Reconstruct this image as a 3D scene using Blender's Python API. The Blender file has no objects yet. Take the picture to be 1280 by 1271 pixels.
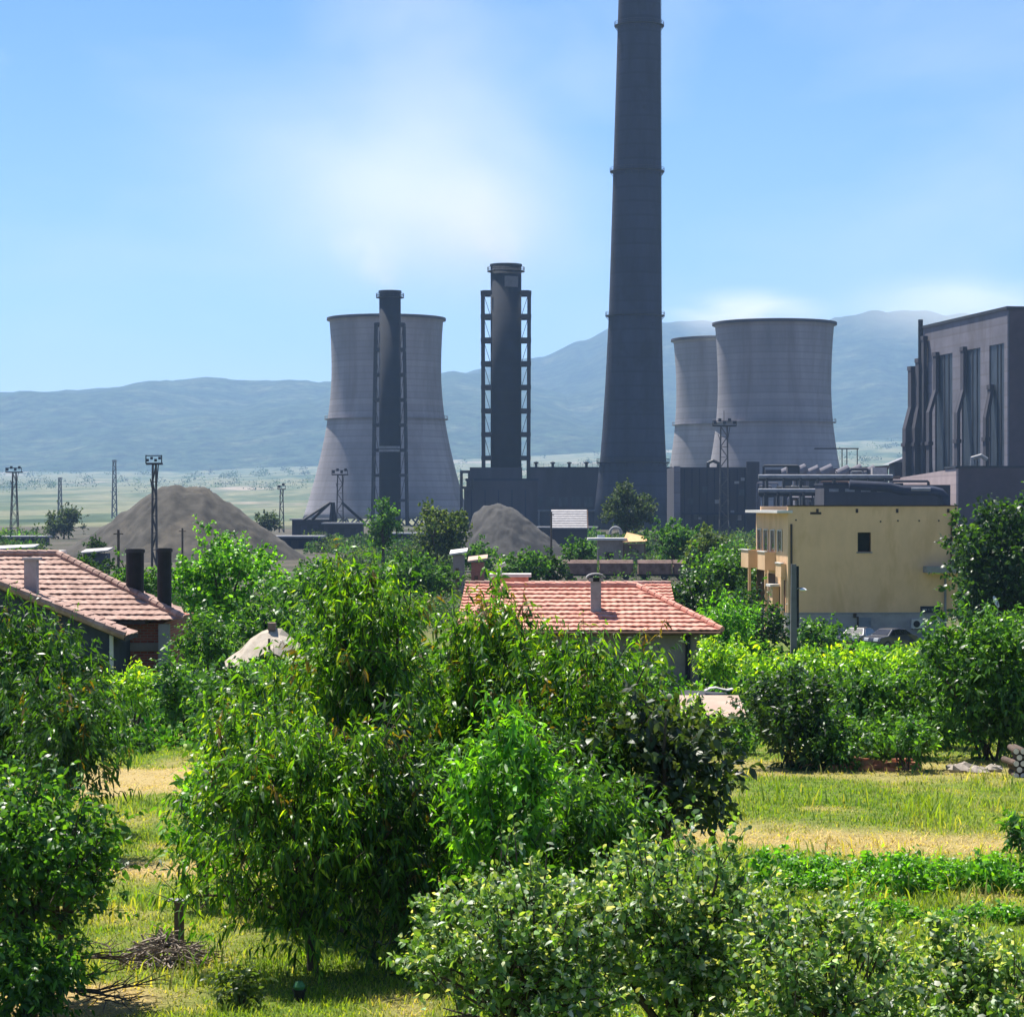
import bpy, math, random
import numpy as np
from mathutils import Vector, Matrix

# ------------------------------------------------------------------ scene
S = bpy.context.scene
C = S.collection
F = 3000.0          # focal length in photo pixels (1280 wide)
CX, HY, CAMZ = 640.0, 630.0, 9.0
R = math.radians

def gz(x, y):
    """terrain height, works on arrays"""
    y = np.asarray(y, float); x = np.asarray(x, float)
    near = np.where(y < 150, 4.8 - .032 * y, 0.0)
    t = np.clip((y - 1500.0) / 5000.0, 0, None)
    ang = np.clip(x / np.maximum(y, 1), -.25, .25)
    end = 98 + 88 * np.clip((ang + .14) / .30, 0, 1)
    return near + end * t ** 1.25
def g(x, y): return float(gz(x, y))
def P(px, py, D): return Vector(((px - CX) / F * D, D, CAMZ - (py - HY) / F * D))
def PX(px, D): return (px - CX) / F * D
def PZ(py, D): return CAMZ - (py - HY) / F * D

# ------------------------------------------------------------------ materials
def N(nt, t, **k):
    n = nt.nodes.new(t)
    for a, v in k.items(): setattr(n, a, v)
    return n
def newmat(name):
    m = bpy.data.materials.new(name); m.use_nodes = True
    nt = m.node_tree; nt.nodes.clear()
    out = N(nt, 'ShaderNodeOutputMaterial')
    return m, nt, out
def ramp(nt, stops):
    r = N(nt, 'ShaderNodeValToRGB'); e = r.color_ramp.elements
    while len(e) < len(stops): e.new(.5)
    for el, (p, c) in zip(e, stops):
        el.position = p; el.color = (*c, 1)
    return r
def noise(nt, scale, detail=6, rough=.6, stretch=None, src='Object', dist=0):
    tc = N(nt, 'ShaderNodeTexCoord')
    n = N(nt, 'ShaderNodeTexNoise'); n.inputs['Scale'].default_value = scale
    n.inputs['Detail'].default_value = detail; n.inputs['Roughness'].default_value = rough
    n.inputs['Distortion'].default_value = dist
    if stretch:
        mp = N(nt, 'ShaderNodeMapping'); mp.inputs['Scale'].default_value = stretch
        nt.links.new(tc.outputs[src], mp.inputs['Vector']); nt.links.new(mp.outputs[0], n.inputs['Vector'])
    else: nt.links.new(tc.outputs[src], n.inputs['Vector'])
    return n
def mixc(nt, fac, a, b, mode='MIX'):
    m = N(nt, 'ShaderNodeMix', data_type='RGBA', blend_type=mode)
    for sock, v in ((m.inputs[0], fac), (m.inputs[6], a), (m.inputs[7], b)):
        if hasattr(v, 'is_linked') or hasattr(v, 'links'): nt.links.new(v, sock)
        elif isinstance(v, (tuple, list)): sock.default_value = (*v, 1)
        else: sock.default_value = v
    return m.outputs[2]
def nmat(name, base, var=.25, scale=1.0, rough=.85, bump=0., stretch=None, c2=None, stain=None, stain_scale=.4,
         stain_stretch=None, metal=0., bands=None, spec=.3):
    m, nt, out = newmat(name)
    b = N(nt, 'ShaderNodeBsdfPrincipled'); b.inputs['Roughness'].default_value = rough
    b.inputs['Metallic'].default_value = metal; b.inputs['Specular IOR Level'].default_value = spec
    n = noise(nt, scale, 7, .65, stretch)
    lo = tuple(c * (1 - var) for c in base); hi = c2 or tuple(min(1, c * (1 + var)) for c in base)
    r = ramp(nt, [(.3, lo), (.7, hi)]); nt.links.new(n.outputs[0], r.inputs[0]); col = r.outputs[0]
    if stain:
        n2 = noise(nt, stain_scale, 5, .7, stain_stretch, dist=.3)
        r2 = ramp(nt, [(.52, (0, 0, 0)), (.72, (1, 1, 1))]); nt.links.new(n2.outputs[0], r2.inputs[0])
        col = mixc(nt, r2.outputs[0], col, stain)
    if bands:      # formwork lifts: thin horizontal joints, (spacing, colour)
        tc = N(nt, 'ShaderNodeTexCoord'); sx = N(nt, 'ShaderNodeSeparateXYZ'); nt.links.new(tc.outputs['Object'], sx.inputs[0])
        d = N(nt, 'ShaderNodeMath', operation='DIVIDE'); nt.links.new(sx.outputs[2], d.inputs[0]); d.inputs[1].default_value = bands[0]
        fr = N(nt, 'ShaderNodeMath', operation='FRACT'); nt.links.new(d.outputs[0], fr.inputs[0])
        fl = N(nt, 'ShaderNodeMath', operation='FLOOR'); nt.links.new(d.outputs[0], fl.inputs[0])
        wn = N(nt, 'ShaderNodeTexWhiteNoise', noise_dimensions='1D'); nt.links.new(fl.outputs[0], wn.inputs['W'])
        r4 = ramp(nt, [(0, (.90, .90, .90)), (1, (1.06, 1.06, 1.06))]); nt.links.new(wn.outputs[0], r4.inputs[0])
        col = mixc(nt, 1., col, r4.outputs[0], 'MULTIPLY')
        r3 = ramp(nt, [(.0, (1, 1, 1)), (.12, (1, 1, 1)), (.22, (0, 0, 0))]); nt.links.new(fr.outputs[0], r3.inputs[0])
        mm = N(nt, 'ShaderNodeMath', operation='MULTIPLY'); nt.links.new(r3.outputs[0], mm.inputs[0]); mm.inputs[1].default_value = .4
        col = mixc(nt, mm.outputs[0], col, bands[1])
    nt.links.new(col, b.inputs['Base Color'])
    if bump:
        bm = N(nt, 'ShaderNodeBump'); bm.inputs['Strength'].default_value = bump; bm.inputs['Distance'].default_value = .05
        nt.links.new(n.outputs[0], bm.inputs['Height']); nt.links.new(bm.outputs[0], b.inputs['Normal'])
    nt.links.new(b.outputs[0], out.inputs[0])
    return m
def leafmat(name, transl=.42, rough=.38, spec=.5):
    m, nt, out = newmat(name)
    a = N(nt, 'ShaderNodeAttribute', attribute_name='leafcol')
    b = N(nt, 'ShaderNodeBsdfPrincipled'); b.inputs['Roughness'].default_value = rough
    b.inputs['Specular IOR Level'].default_value = spec
    nt.links.new(a.outputs['Color'], b.inputs['Base Color'])
    t = N(nt, 'ShaderNodeBsdfTranslucent')
    nt.links.new(mixc(nt, 1., a.outputs['Color'], (2.05, 2.0, .42), 'MULTIPLY'), t.inputs['Color'])
    mx = N(nt, 'ShaderNodeMixShader'); mx.inputs[0].default_value = transl
    nt.links.new(b.outputs[0], mx.inputs[1]); nt.links.new(t.outputs[0], mx.inputs[2])
    nt.links.new(mx.outputs[0], out.inputs[0])
    return m

MAT = {}
MAT['concrete_ct'] = nmat('tower_concrete', (.25, .235, .25), .3, .06, .9, 0, (1, 1, .25), stain=(.17, .145, .145), stain_scale=.05, stain_stretch=(1, 1, .12), bands=(2.6, (.17, .145, .145)))
MAT['concrete_dark'] = nmat('sooty_concrete', (.023, .028, .050), .45, .15, .9, 0, (1, 1, .2), stain=(.014, .016, .026), stain_scale=.08, bands=(5., (.012, .014, .024)))
MAT['chimney_black'] = nmat('blackened_chimney_brick', (.009, .012, .022), .3, .2, .85, 0, bands=(3.5, (.015, .015, .018)))
MAT['chimney_patch'] = nmat('pale_repair_render', (.13, .13, .14), .2, .4)
MAT['steel_dark'] = nmat('dark_painted_steel', (.03, .03, .035), .3, .5, .6)
MAT['mast_steel'] = nmat('weathered_mast_steel', (.075, .07, .07), .35, .8, .6)
MAT['steel_grey'] = nmat('grey_galvanised_steel', (.2, .2, .21), .3, .8, .5)
MAT['plant_wall'] = nmat('stained_plant_concrete', (.054, .052, .066), .3, .12, .9, 0, (1, 1, .25), stain=(.04, .036, .042), stain_scale=.15, stain_stretch=(1, 1, .2))
MAT['plant_wall_pale'] = nmat('pale_plant_panels', (.17, .16, .185), .22, .1, .9, 0, stain=(.12, .105, .11), stain_scale=.12, stain_stretch=(1, 1, .25), bands=(3.0, (.13, .115, .12)))
MAT['annex_lit_wall'] = nmat('pinkish_lit_annex_panels', (.40, .31, .30), .12, .2, .9, 0, bands=(2.2, (.25, .19, .19)))  # paler than the front: sunlight on the side wall put into the colour
MAT['shaded_front'] = nmat('maroon_shaded_front', (.075, .055, .065), .25, .15)  # darker than the side: shade on the front faces put into the colour
MAT['strip_glass'] = nmat('dirty_strip_glazing', (.045, .055, .07), .5, .5, .35, 0, (1, 1, .3))
MAT['coal'] = nmat('coal_slag_heap', (.044, .042, .038), .35, .35, .95, .8, c2=(.085, .077, .066), stain=(.145, .12, .088), stain_scale=.06)
MAT['coal_grey'] = nmat('grey_slag_heap', (.064, .061, .058), .3, .5, .95, .8)
MAT['rust'] = nmat('rusty_brown_steel', (.14, .075, .055), .4, 1.2, .8, .2, c2=(.26, .17, .14))
MAT['bark'] = nmat('tree_bark', (.075, .055, .04), .4, 6, .9, .6, (1, 1, .3))
MAT['deadwood'] = nmat('dead_branches', (.20, .15, .11), .45, 8, .9, .3, c2=(.38, .31, .25))
MAT['tile_red'] = nmat('salmon_clay_tiles', (.58, .22, .15), .22, 2.5, .8, 0, c2=(.74, .38, .29), stain=(.36, .15, .12), stain_scale=1.3)
MAT['tile_old'] = nmat('weathered_clay_tiles', (.34, .19, .145), .3, 2.5, .85, 0, c2=(.50, .345, .285), stain=(.24, .15, .12), stain_scale=1.0)
MAT['soffit'] = nmat('dark_eave_boards', (.06, .045, .04), .3, 3)
MAT['plaster_grey'] = nmat('bare_grey_plaster', (.29, .235, .205), .18, 1.5, .9, .1, stain=(.19, .16, .14), stain_scale=.8)
MAT['plaster_dark'] = nmat('dark_blue_grey_plaster', (.05, .058, .075), .3, 1.2)
MAT['white_cap'] = nmat('white_painted_cement', (.62, .585, .55), .1, 2, .8)
MAT['chim_grey'] = nmat('grey_cement_chimney', (.30, .285, .29), .2, 3, .9, .1)
MAT['black_pipe'] = nmat('tarred_black_pipe', (.012, .012, .015), .4, 3, .6)
MAT['ochre'] = nmat('ochre_render', (.74, .48, .275), .09, .9, .9, .08, (1, 1, .5), stain=(.62, .385, .20), stain_scale=.5, stain_stretch=(1, 1, .4))
MAT['plinth'] = nmat('grey_plinth_render', (.34, .32, .325), .15, 1.2, .9, .1, stain=(.25, .235, .24), stain_scale=.7)
MAT['grey_slab'] = nmat('grey_concrete_slab', (.25, .25, .26), .2, 2)
MAT['window_dark'] = nmat('dark_window_glass', (.02, .02, .025), .3, 2, .12, spec=.5)
MAT['brown_wood'] = nmat('brown_joinery', (.12, .065, .04), .3, 3)
MAT['door_metal'] = nmat('blue_grey_metal_door', (.2, .22, .26), .12, 2, .6)
MAT['sign'] = nmat('dark_navy_sign', (.02, .025, .05), .1, 2, .5)
MAT['letter'] = nmat('pale_lettering', (.45, .47, .5), .1, 2, .6)
MAT['ac_white'] = nmat('off_white_casing', (.55, .54, .51), .08, 2, .5)
MAT['pole'] = nmat('grey_concrete_pole', (.15, .145, .15), .2, 2, .9)
MAT['wood_pole'] = nmat('brown_wooden_pole', (.11, .08, .06), .3, 3)
MAT['tarp'] = nmat('faded_beige_tarpaulin', (.36, .295, .225), .25, 1.5, .85, .3, c2=(.50, .44, .36), stain=(.25, .195, .14), stain_scale=1.5)
MAT['slab_tan'] = nmat('sunbleached_board', (.42, .30, .235), .15, 2, .85, .1)
MAT['car_paint'] = nmat('dark_silver_car_paint', (.045, .048, .065), .05, 1, .25, spec=.6)
MAT['car_white'] = nmat('pale_silver_car_paint', (.055, .06, .075), .05, 1, .25, spec=.6)
MAT['tyre'] = nmat('black_tyre_rubber', (.02, .02, .02), .2, 3)
MAT['lamp_glass'] = nmat('clear_lamp_glass', (.6, .6, .62), .05, 2, .1, spec=.6)
MAT['white'] = nmat('white_enamel', (.8, .8, .8), .05, 2, .5)
MAT['orange_roof'] = nmat('orange_sheet_roof', (.62, .36, .17), .15, 2)
MAT['corr'] = nmat('grey_corrugated_sheet', (.40, .37, .36), .2, 1.5, .7)
MAT['log'] = nmat('split_log_bark', (.10, .07, .055), .4, 5, .9, .3)
MAT['logend'] = nmat('sawn_log_end', (.66, .57, .52), .2, 6)
MAT['stone'] = nmat('field_stone', (.34, .29, .24), .3, 4, .9, .4)
MAT['rubble'] = nmat('red_brick_rubble', (.40, .17, .10), .35, 5, .9, .4)
MAT['green_paint'] = nmat('green_plastic', (.05, .17, .06), .15, 3, .5)
MAT['leaf'] = leafmat('leaf', .45, .42, .5)
MAT['leaf_gloss'] = leafmat('glossy_leaf', .33, .5, .6)
MAT['leaf_far'] = leafmat('distant_leaf', .35, .6, .2)
MAT['grass'] = leafmat('grass_blade', .4, .6, .2)

def brickmat():
    m, nt, out = newmat('red_brickwork')
    tc = N(nt, 'ShaderNodeTexCoord'); mp = N(nt, 'ShaderNodeMapping'); mp.inputs['Rotation'].default_value = (R(90), 0, 0)
    nt.links.new(tc.outputs['Object'], mp.inputs[0])
    br = N(nt, 'ShaderNodeTexBrick'); nt.links.new(mp.outputs[0], br.inputs[0])
    br.inputs['Color1'].default_value = (.44, .11, .065, 1); br.inputs['Color2'].default_value = (.32, .075, .05, 1)
    br.inputs['Mortar'].default_value = (.30, .24, .2, 1); br.inputs['Scale'].default_value = 1
    br.inputs['Brick Width'].default_value = .26; br.inputs['Row Height'].default_value = .1; br.inputs['Mortar Size'].default_value = .012
    b = N(nt, 'ShaderNodeBsdfPrincipled'); b.inputs['Roughness'].default_value = .9
    nt.links.new(br.outputs[0], b.inputs['Base Color']); nt.links.new(b.outputs[0], out.inputs[0])
    return m
MAT['brick'] = brickmat()

# ------------------------------------------------------------------ mesh helpers
class MB:
    def __init__(s): s.v = []; s.f = []
    def add(s, vs, fs):
        o = len(s.v); s.v += [tuple(v) for v in vs]; s.f += [tuple(i + o for i in f) for f in fs]; return s
    def box(s, x0, x1, y0, y1, z0, z1):
        v = [(x, y, z) for z in (z0, z1) for y in (y0, y1) for x in (x0, x1)]
        return s.add(v, [(0, 2, 3, 1), (4, 5, 7, 6), (0, 1, 5, 4), (2, 6, 7, 3), (0, 4, 6, 2), (1, 3, 7, 5)])
    def hexa(s, b, t):   # 4 bottom points, 4 top points (ccw)
        return s.add(list(b) + list(t), [(3, 2, 1, 0), (4, 5, 6, 7), (0, 1, 5, 4), (1, 2, 6, 5), (2, 3, 7, 6), (3, 0, 4, 7)])
    def tube(s, pts, rad, n=8, cap=True):
        pts = [Vector(p) for p in pts]
        if not hasattr(rad, '__len__'): rad = [rad] * len(pts)
        vs = []; fs = []; u = None
        for i, p in enumerate(pts):
            d = (pts[min(i + 1, len(pts) - 1)] - pts[max(i - 1, 0)]).normalized()
            if u is None: u = d.orthogonal().normalized()
            else:
                u = (u - d * u.dot(d))
                u = u.normalized() if u.length > 1e-6 else d.orthogonal().normalized()
            w = d.cross(u)
            for k in range(n):
                a = 2 * math.pi * k / n
                vs.append(p + (u * math.cos(a) + w * math.sin(a)) * rad[i])
        for i in range(len(pts) - 1):
            for k in range(n):
                k2 = (k + 1) % n
                fs.append((i * n + k, i * n + k2, (i + 1) * n + k2, (i + 1) * n + k))
        if cap:
            fs.append(tuple(range(n - 1, -1, -1))); fs.append(tuple((len(pts) - 1) * n + k for k in range(n)))
        return s.add(vs, fs)
    def lathe(s, prof, n=48, c=(0, 0), lean=(0, 0), closed=False):  # prof: (r,z)
        vs = []; fs = []
        for r, z in prof:
            for k in range(n):
                a = 2 * math.pi * k / n
                vs.append((c[0] + lean[0] * z + r * math.cos(a), c[1] + lean[1] * z + r * math.sin(a), z))
        m = len(prof)
        for i in range(m - 1 + (1 if closed else 0)):
            j = (i + 1) % m
            for k in range(n):
                k2 = (k + 1) % n
                fs.append((i * n + k, i * n + k2, j * n + k2, j * n + k))
        if not closed:
            if prof[0][0] > 1e-5: fs.append(tuple(range(n - 1, -1, -1)))
            if prof[-1][0] > 1e-5: fs.append(tuple((m - 1) * n + k for k in range(n)))
        return s.add(vs, fs)
    def prism(s, poly, a, b, axis='y'):   # polygon in (x,z) extruded along y, or (y,z) along x, or (x,y) along z
        n = len(poly)
        def pt(p, t):
            return (p[0], t, p[1]) if axis == 'y' else ((t, p[0], p[1]) if axis == 'x' else (p[0], p[1], t))
        vs = [pt(p, a) for p in poly] + [pt(p, b) for p in poly]
        fs = [tuple(range(n)), tuple(range(2 * n - 1, n - 1, -1))] + [(i, i + n, (i + 1) % n + n, (i + 1) % n) for i in range(n)]
        return s.add(vs, fs)
    def build(s, name, mat, parent=None, world=False, smooth=False):
        me = bpy.data.meshes.new(name)
        vs = s.v
        if parent is not None and world:
            l = parent.location; vs = [(x - l.x, y - l.y, z - l.z) for x, y, z in vs]
        me.from_pydata(vs, [], s.f)
        import bmesh
        bm = bmesh.new(); bm.from_mesh(me); bmesh.ops.recalc_face_normals(bm, faces=bm.faces); bm.to_mesh(me); bm.free()
        me.materials.append(MAT[mat] if isinstance(mat, str) else mat)
        if smooth:
            for p in me.polygons: p.use_smooth = True
        o = bpy.data.objects.new(name, me); C.objects.link(o)
        if parent is not None: o.parent = parent
        return o
def tag(o, label=None, cat=None, group=None, kind=None):
    if label: o['label'] = label
    if cat: o['category'] = cat
    if group: o['group'] = group
    if kind: o['kind'] = kind
    return o
def thing(name, label, cat, loc=(0, 0, 0), rz=0, group=None):
    o = bpy.data.objects.new(name, None); C.objects.link(o); o.empty_display_size = .2
    o.location = loc; o.rotation_euler = (0, 0, rz)
    return tag(o, label, cat, group)
def copy_tree(o, parent=None):
    c = o.copy(); C.objects.link(c)
    if parent is not None: c.parent = parent
    for ch in list(o.children): copy_tree(ch, c)
    return c

# ------------------------------------------------------------------ numpy value noise
def vnoise(x, y, seed=0):
    def h(i, j):
        n = np.sin(i * 127.1 + j * 311.7 + seed * 74.7) * 43758.5453
        return n - np.floor(n)
    xi, yi = np.floor(x), np.floor(y); xf, yf = x - xi, y - yi
    xf = xf * xf * (3 - 2 * xf); yf = yf * yf * (3 - 2 * yf)
    return (h(xi, yi) * (1 - xf) + h(xi + 1, yi) * xf) * (1 - yf) + (h(xi, yi + 1) * (1 - xf) + h(xi + 1, yi + 1) * xf) * yf
def fbm(x, y, seed=0, o=4):
    t = 0; a = .5; s = 0
    for k in range(o):
        t = t + a * vnoise(x * 2 ** k, y * 2 ** k, seed + k); s += a; a *= .5
    return t / s

# ------------------------------------------------------------------ foliage
def np_mesh(name, verts, tris, cols, mat, parent=None):
    me = bpy.data.meshes.new(name)
    nv, nt_ = len(verts), len(tris)
    me.vertices.add(nv); me.vertices.foreach_set('co', np.ascontiguousarray(verts, np.float32).ravel())
    me.loops.add(nt_ * 3); me.loops.foreach_set('vertex_index', np.ascontiguousarray(tris, np.int32).ravel())
    me.polygons.add(nt_); me.polygons.foreach_set('loop_start', np.arange(0, nt_ * 3, 3, dtype=np.int32))
    me.update(calc_edges=True)
    a = me.color_attributes.new('leafcol', 'FLOAT_COLOR', 'POINT')
    c4 = np.ones((nv, 4), np.float32); c4[:, :3] = cols
    a.data.foreach_set('color', c4.ravel())
    me.materials.append(MAT[mat])
    o = bpy.data.objects.new(name, me); C.objects.link(o)
    if parent is not None: o.parent = parent
    return o
def unit(a): return a / np.maximum(np.linalg.norm(a, axis=1, keepdims=True), 1e-9)
LT = np.array([[0, 1, 2], [1, 3, 2], [2, 3, 4], [3, 5, 4]])
def leaf_geo(rng, c, ax, L, wr, droop, flat=.6):
    n = len(c); ax = unit(ax)
    up = unit(rng.normal(size=(n, 3)) * (1 - flat) + np.array([0, 0, 1.]) * flat)
    s = unit(np.cross(ax, up)); nn = np.cross(s, ax)
    L = L[:, None]; w = L * wr
    gv = np.array([0, 0, -1.])
    fold = w * .18
    v = np.empty((n, 6, 3))
    v[:, 0] = c
    m1 = c + ax * L * .32 + gv * droop * L * .04; m2 = c + ax * L * .70 + gv * droop * L * .22
    v[:, 1] = m1 - s * w * .5 + nn * fold; v[:, 2] = m1 + s * w * .5 + nn * fold
    v[:, 3] = m2 - s * w * .40 + nn * fold; v[:, 4] = m2 + s * w * .40 + nn * fold
    v[:, 5] = c + ax * L + gv * droop * L * .5
    t = LT[None] + (np.arange(n) * 6)[:, None, None]
    return v.reshape(-1, 3), t.reshape(-1, 3)

G_ = {  # leaf colour sets (albedo, with some highlight and shade painted in)
 'peach': [((.048, .130, .010), 5), ((.080, .175, .014), 4), ((.026, .078, .010), 4), ((.15, .23, .02), 1.6)],
 'peachdark': [((.022, .066, .012), 5), ((.036, .095, .016), 4), ((.014, .044, .010), 3)],  # darker peach leaves; also puts shade into the inner trees by colour
 'bright': [((.060, .180, .018), 5), ((.095, .235, .022), 4), ((.038, .115, .014), 3)],
 'lime': [((.15, .29, .02), 5), ((.20, .33, .028), 3), ((.07, .17, .016), 4)],
 'pear': [((.095, .185, .045), 5), ((.16, .25, .095), 4), ((.040, .10, .020), 3), ((.36, .42, .31), 2.2)],  # palest tone paints gloss highlights onto the leaves
 'plum': [((.022, .045, .018), 5), ((.034, .062, .024), 4), ((.05, .075, .035), 2)],
 'mid': [((.040, .110, .020), 5), ((.060, .145, .026), 4), ((.025, .075, .016), 4)],
 'deep': [((.018, .048, .014), 5), ((.028, .068, .018), 4), ((.012, .034, .011), 3)],
 'olive': [((.055, .090, .030), 5), ((.080, .115, .036), 3), ((.035, .065, .022), 3)],
 'far': [((.030, .052, .030), 5), ((.042, .066, .036), 4), ((.022, .040, .026), 3)],
}
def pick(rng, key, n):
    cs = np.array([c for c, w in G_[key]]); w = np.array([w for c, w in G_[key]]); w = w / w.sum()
    return cs[rng.choice(len(cs), n, p=w)] * (1.22 + rng.normal(size=(n, 1)) * .36).clip(.35, 2.4)  # leaf to leaf spread widened to paint in sparkle

# kind: wr leaf width ratio, hang, tw twig length (in leaf lengths), per leaves per twig, cov coverage, cr clump radius ratio, K clumps
KIND = {
 'peach':  dict(wr=.235, hang=.85, tw=4.2, per=20, cov=2.1, cr=.27, K=36, up=1.0, mat='leaf', flat=.35, spire=14, red=.05),
 'shoots': dict(wr=.27, hang=.70, tw=4.4, per=20, cov=2.0, cr=.28, K=26, up=1.2, mat='leaf', flat=.35, spire=16, red=.0),
 'pear':   dict(wr=.50, hang=.25, tw=3.6, per=13, cov=2.0, cr=.25, K=40, up=.9, mat='leaf_gloss', flat=.45, spire=24, red=.0),
 'apple':  dict(wr=.46, hang=.35, tw=3.8, per=14, cov=2.0, cr=.25, K=40, up=.9, mat='leaf', flat=.4, spire=12, red=.0),
 'plum':   dict(wr=.50, hang=.35, tw=3.2, per=12, cov=2.3, cr=.30, K=28, up=.5, mat='leaf_gloss', flat=.45, spire=4, red=.0),
 'round':  dict(wr=.55, hang=.30, tw=2.6, per=9, cov=2.3, cr=.29, K=36, up=.5, mat='leaf', flat=.5, spire=0, red=.0),
 'bush':   dict(wr=.34, hang=.45, tw=3.0, per=12, cov=2.2, cr=.29, K=30, up=.8, mat='leaf', flat=.45, spire=6, red=.0),
 'far':    dict(wr=.70, hang=.20, tw=1.8, per=7, cov=2.2, cr=.36, K=20, up=.4, mat='leaf_far', flat=.5, spire=0, red=.0),
}
def crown_geo(rng, cen, rad, k, L, col, redtips=None):
    """cen (3), rad (3): crown ellipsoid; returns verts, tris, cols, clump centres"""
    rmin = min(rad[0], rad[2])
    Kc = k['K']
    d = unit(rng.normal(size=(Kc, 3))); rr = rng.random((Kc, 1)) ** .5 * (1 - k['cr'] * .75)
    cc = cen + d * rr * rad
    cr = rmin * k['cr'] * rng.uniform(.6, 1.3, Kc)
    if max(rad) > 1.5 * rmin:      # elongated crowns get more clumps
        e = unit(rng.normal(size=(Kc, 3))); r2 = rng.random((Kc, 1)) ** .45 * (1 - k['cr'] * .6)
        cc = np.vstack([cc, cen + e * r2 * rad]); cr = np.concatenate([cr, rmin * k['cr'] * rng.uniform(.6, 1.1, Kc)])
    no = max(4, Kc // 3)           # stray limbs that break the outline
    e = unit(rng.normal(size=(no, 3)) + np.array([0, 0, .35])); cc = np.vstack([cc, cen + e * rng.uniform(.86, 1.14, (no, 1)) * rad]); cr = np.concatenate([cr, rmin * k['cr'] * rng.uniform(.35, .65, no)])
    area = 4 * math.pi * ((rad[0] * rad[1]) ** 1.6 / 3 + (rad[0] * rad[2]) ** 1.6 / 3 + (rad[1] * rad[2]) ** 1.6 / 3) ** (1 / 1.6)
    nl = int(k['cov'] * area / (L * L * k['wr'] * .62))
    nt_ = max(30, nl // k['per'])
    w = cr ** 2; w = w / w.sum()
    ci = rng.choice(len(cc), nt_, p=w)
    dd = unit(rng.normal(size=(nt_, 3)) + np.array([0, 0, .25]))
    tb = cc[ci] + dd * (cr[ci] * rng.random(nt_) ** .45)[:, None]
    outw = unit((tb - cen) / np.array(rad) ** 2 + 1e-6)
    td = unit(dd * .5 + outw * .6 + np.array([0, 0, 1.]) * k['up'] + rng.normal(size=(nt_, 3)) * .35)
    tl = L * k['tw'] * rng.uniform(.6, 1.3, nt_)
    if k['spire']:
        ns = k['spire'] * 3
        a = rng.random(ns) * 2 * math.pi; q = np.sqrt(rng.random(ns)) * .92
        zt = np.sqrt(np.maximum(0, 1 - q ** 2))
        sb = cen + np.stack([q * np.cos(a) * rad[0], q * np.sin(a) * rad[1], zt * rad[2] * .86 - L * 1.5], 1)
        sd = unit(np.stack([np.cos(a) * q * .55, np.sin(a) * q * .55, np.full(ns, 1.)], 1) + rng.normal(size=(ns, 3)) * .16)
        tb = np.vstack([tb, sb]); td = np.vstack([td, sd]); tl = np.concatenate([tl, L * k['tw'] * rng.uniform(.7, 1.35, ns)])
        nt_ += ns
    per = k['per']
    t = (np.arange(per)[None] + rng.random((nt_, per))) / per
    sag = (t ** 2)[..., None] * np.array([0, 0, -1.]) * (tl * .12)[:, None, None]
    c = tb[:, None] + td[:, None] * (t * tl[:, None])[..., None] + sag
    ax = td[:, None] * .55 + rng.normal(size=(nt_, per, 3)) * .55 + np.array([0, 0, -1.]) * k['hang'] * rng.uniform(.4, 1.5, (nt_, per, 1))
    c = c.reshape(-1, 3); ax = ax.reshape(-1, 3); n = len(c)
    Ls = L * rng.uniform(.5, 1.25, n) * (1 - .35 * t.reshape(-1) ** 3)
    v, tr = leaf_geo(rng, c, ax, Ls, k['wr'] * rng.uniform(.8, 1.2, (n, 1)), k['hang'] * .8, k['flat'])
    cl = pick(rng, col, n)
    twt = (1 + rng.normal(size=(nt_, 1)) * .14).clip(.65, 1.4)            # twig to twig
    cl = cl * np.repeat(twt, per, 0)
    tip = t.reshape(-1)
    cl = np.where((tip > .72)[:, None], cl * np.array([1.55, 1.35, 1.0]), cl)   # young leaves at the tips
    red = redtips if redtips is not None else k['red']
    if red:
        isr = np.repeat(rng.random(nt_) < red, per) & (tip > .35)
        hi = c[:, 2] > cen[2] - rad[2] * .1
        rc = np.array([[.15, .105, .018]]) * rng.uniform(.6, 1.5, (n, 1))
        cl = np.where((isr & hi)[:, None], rc, cl)
    return v, tr, np.repeat(cl, 6, 0).clip(.004, .6), cc, (tb, td, tl)
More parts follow.
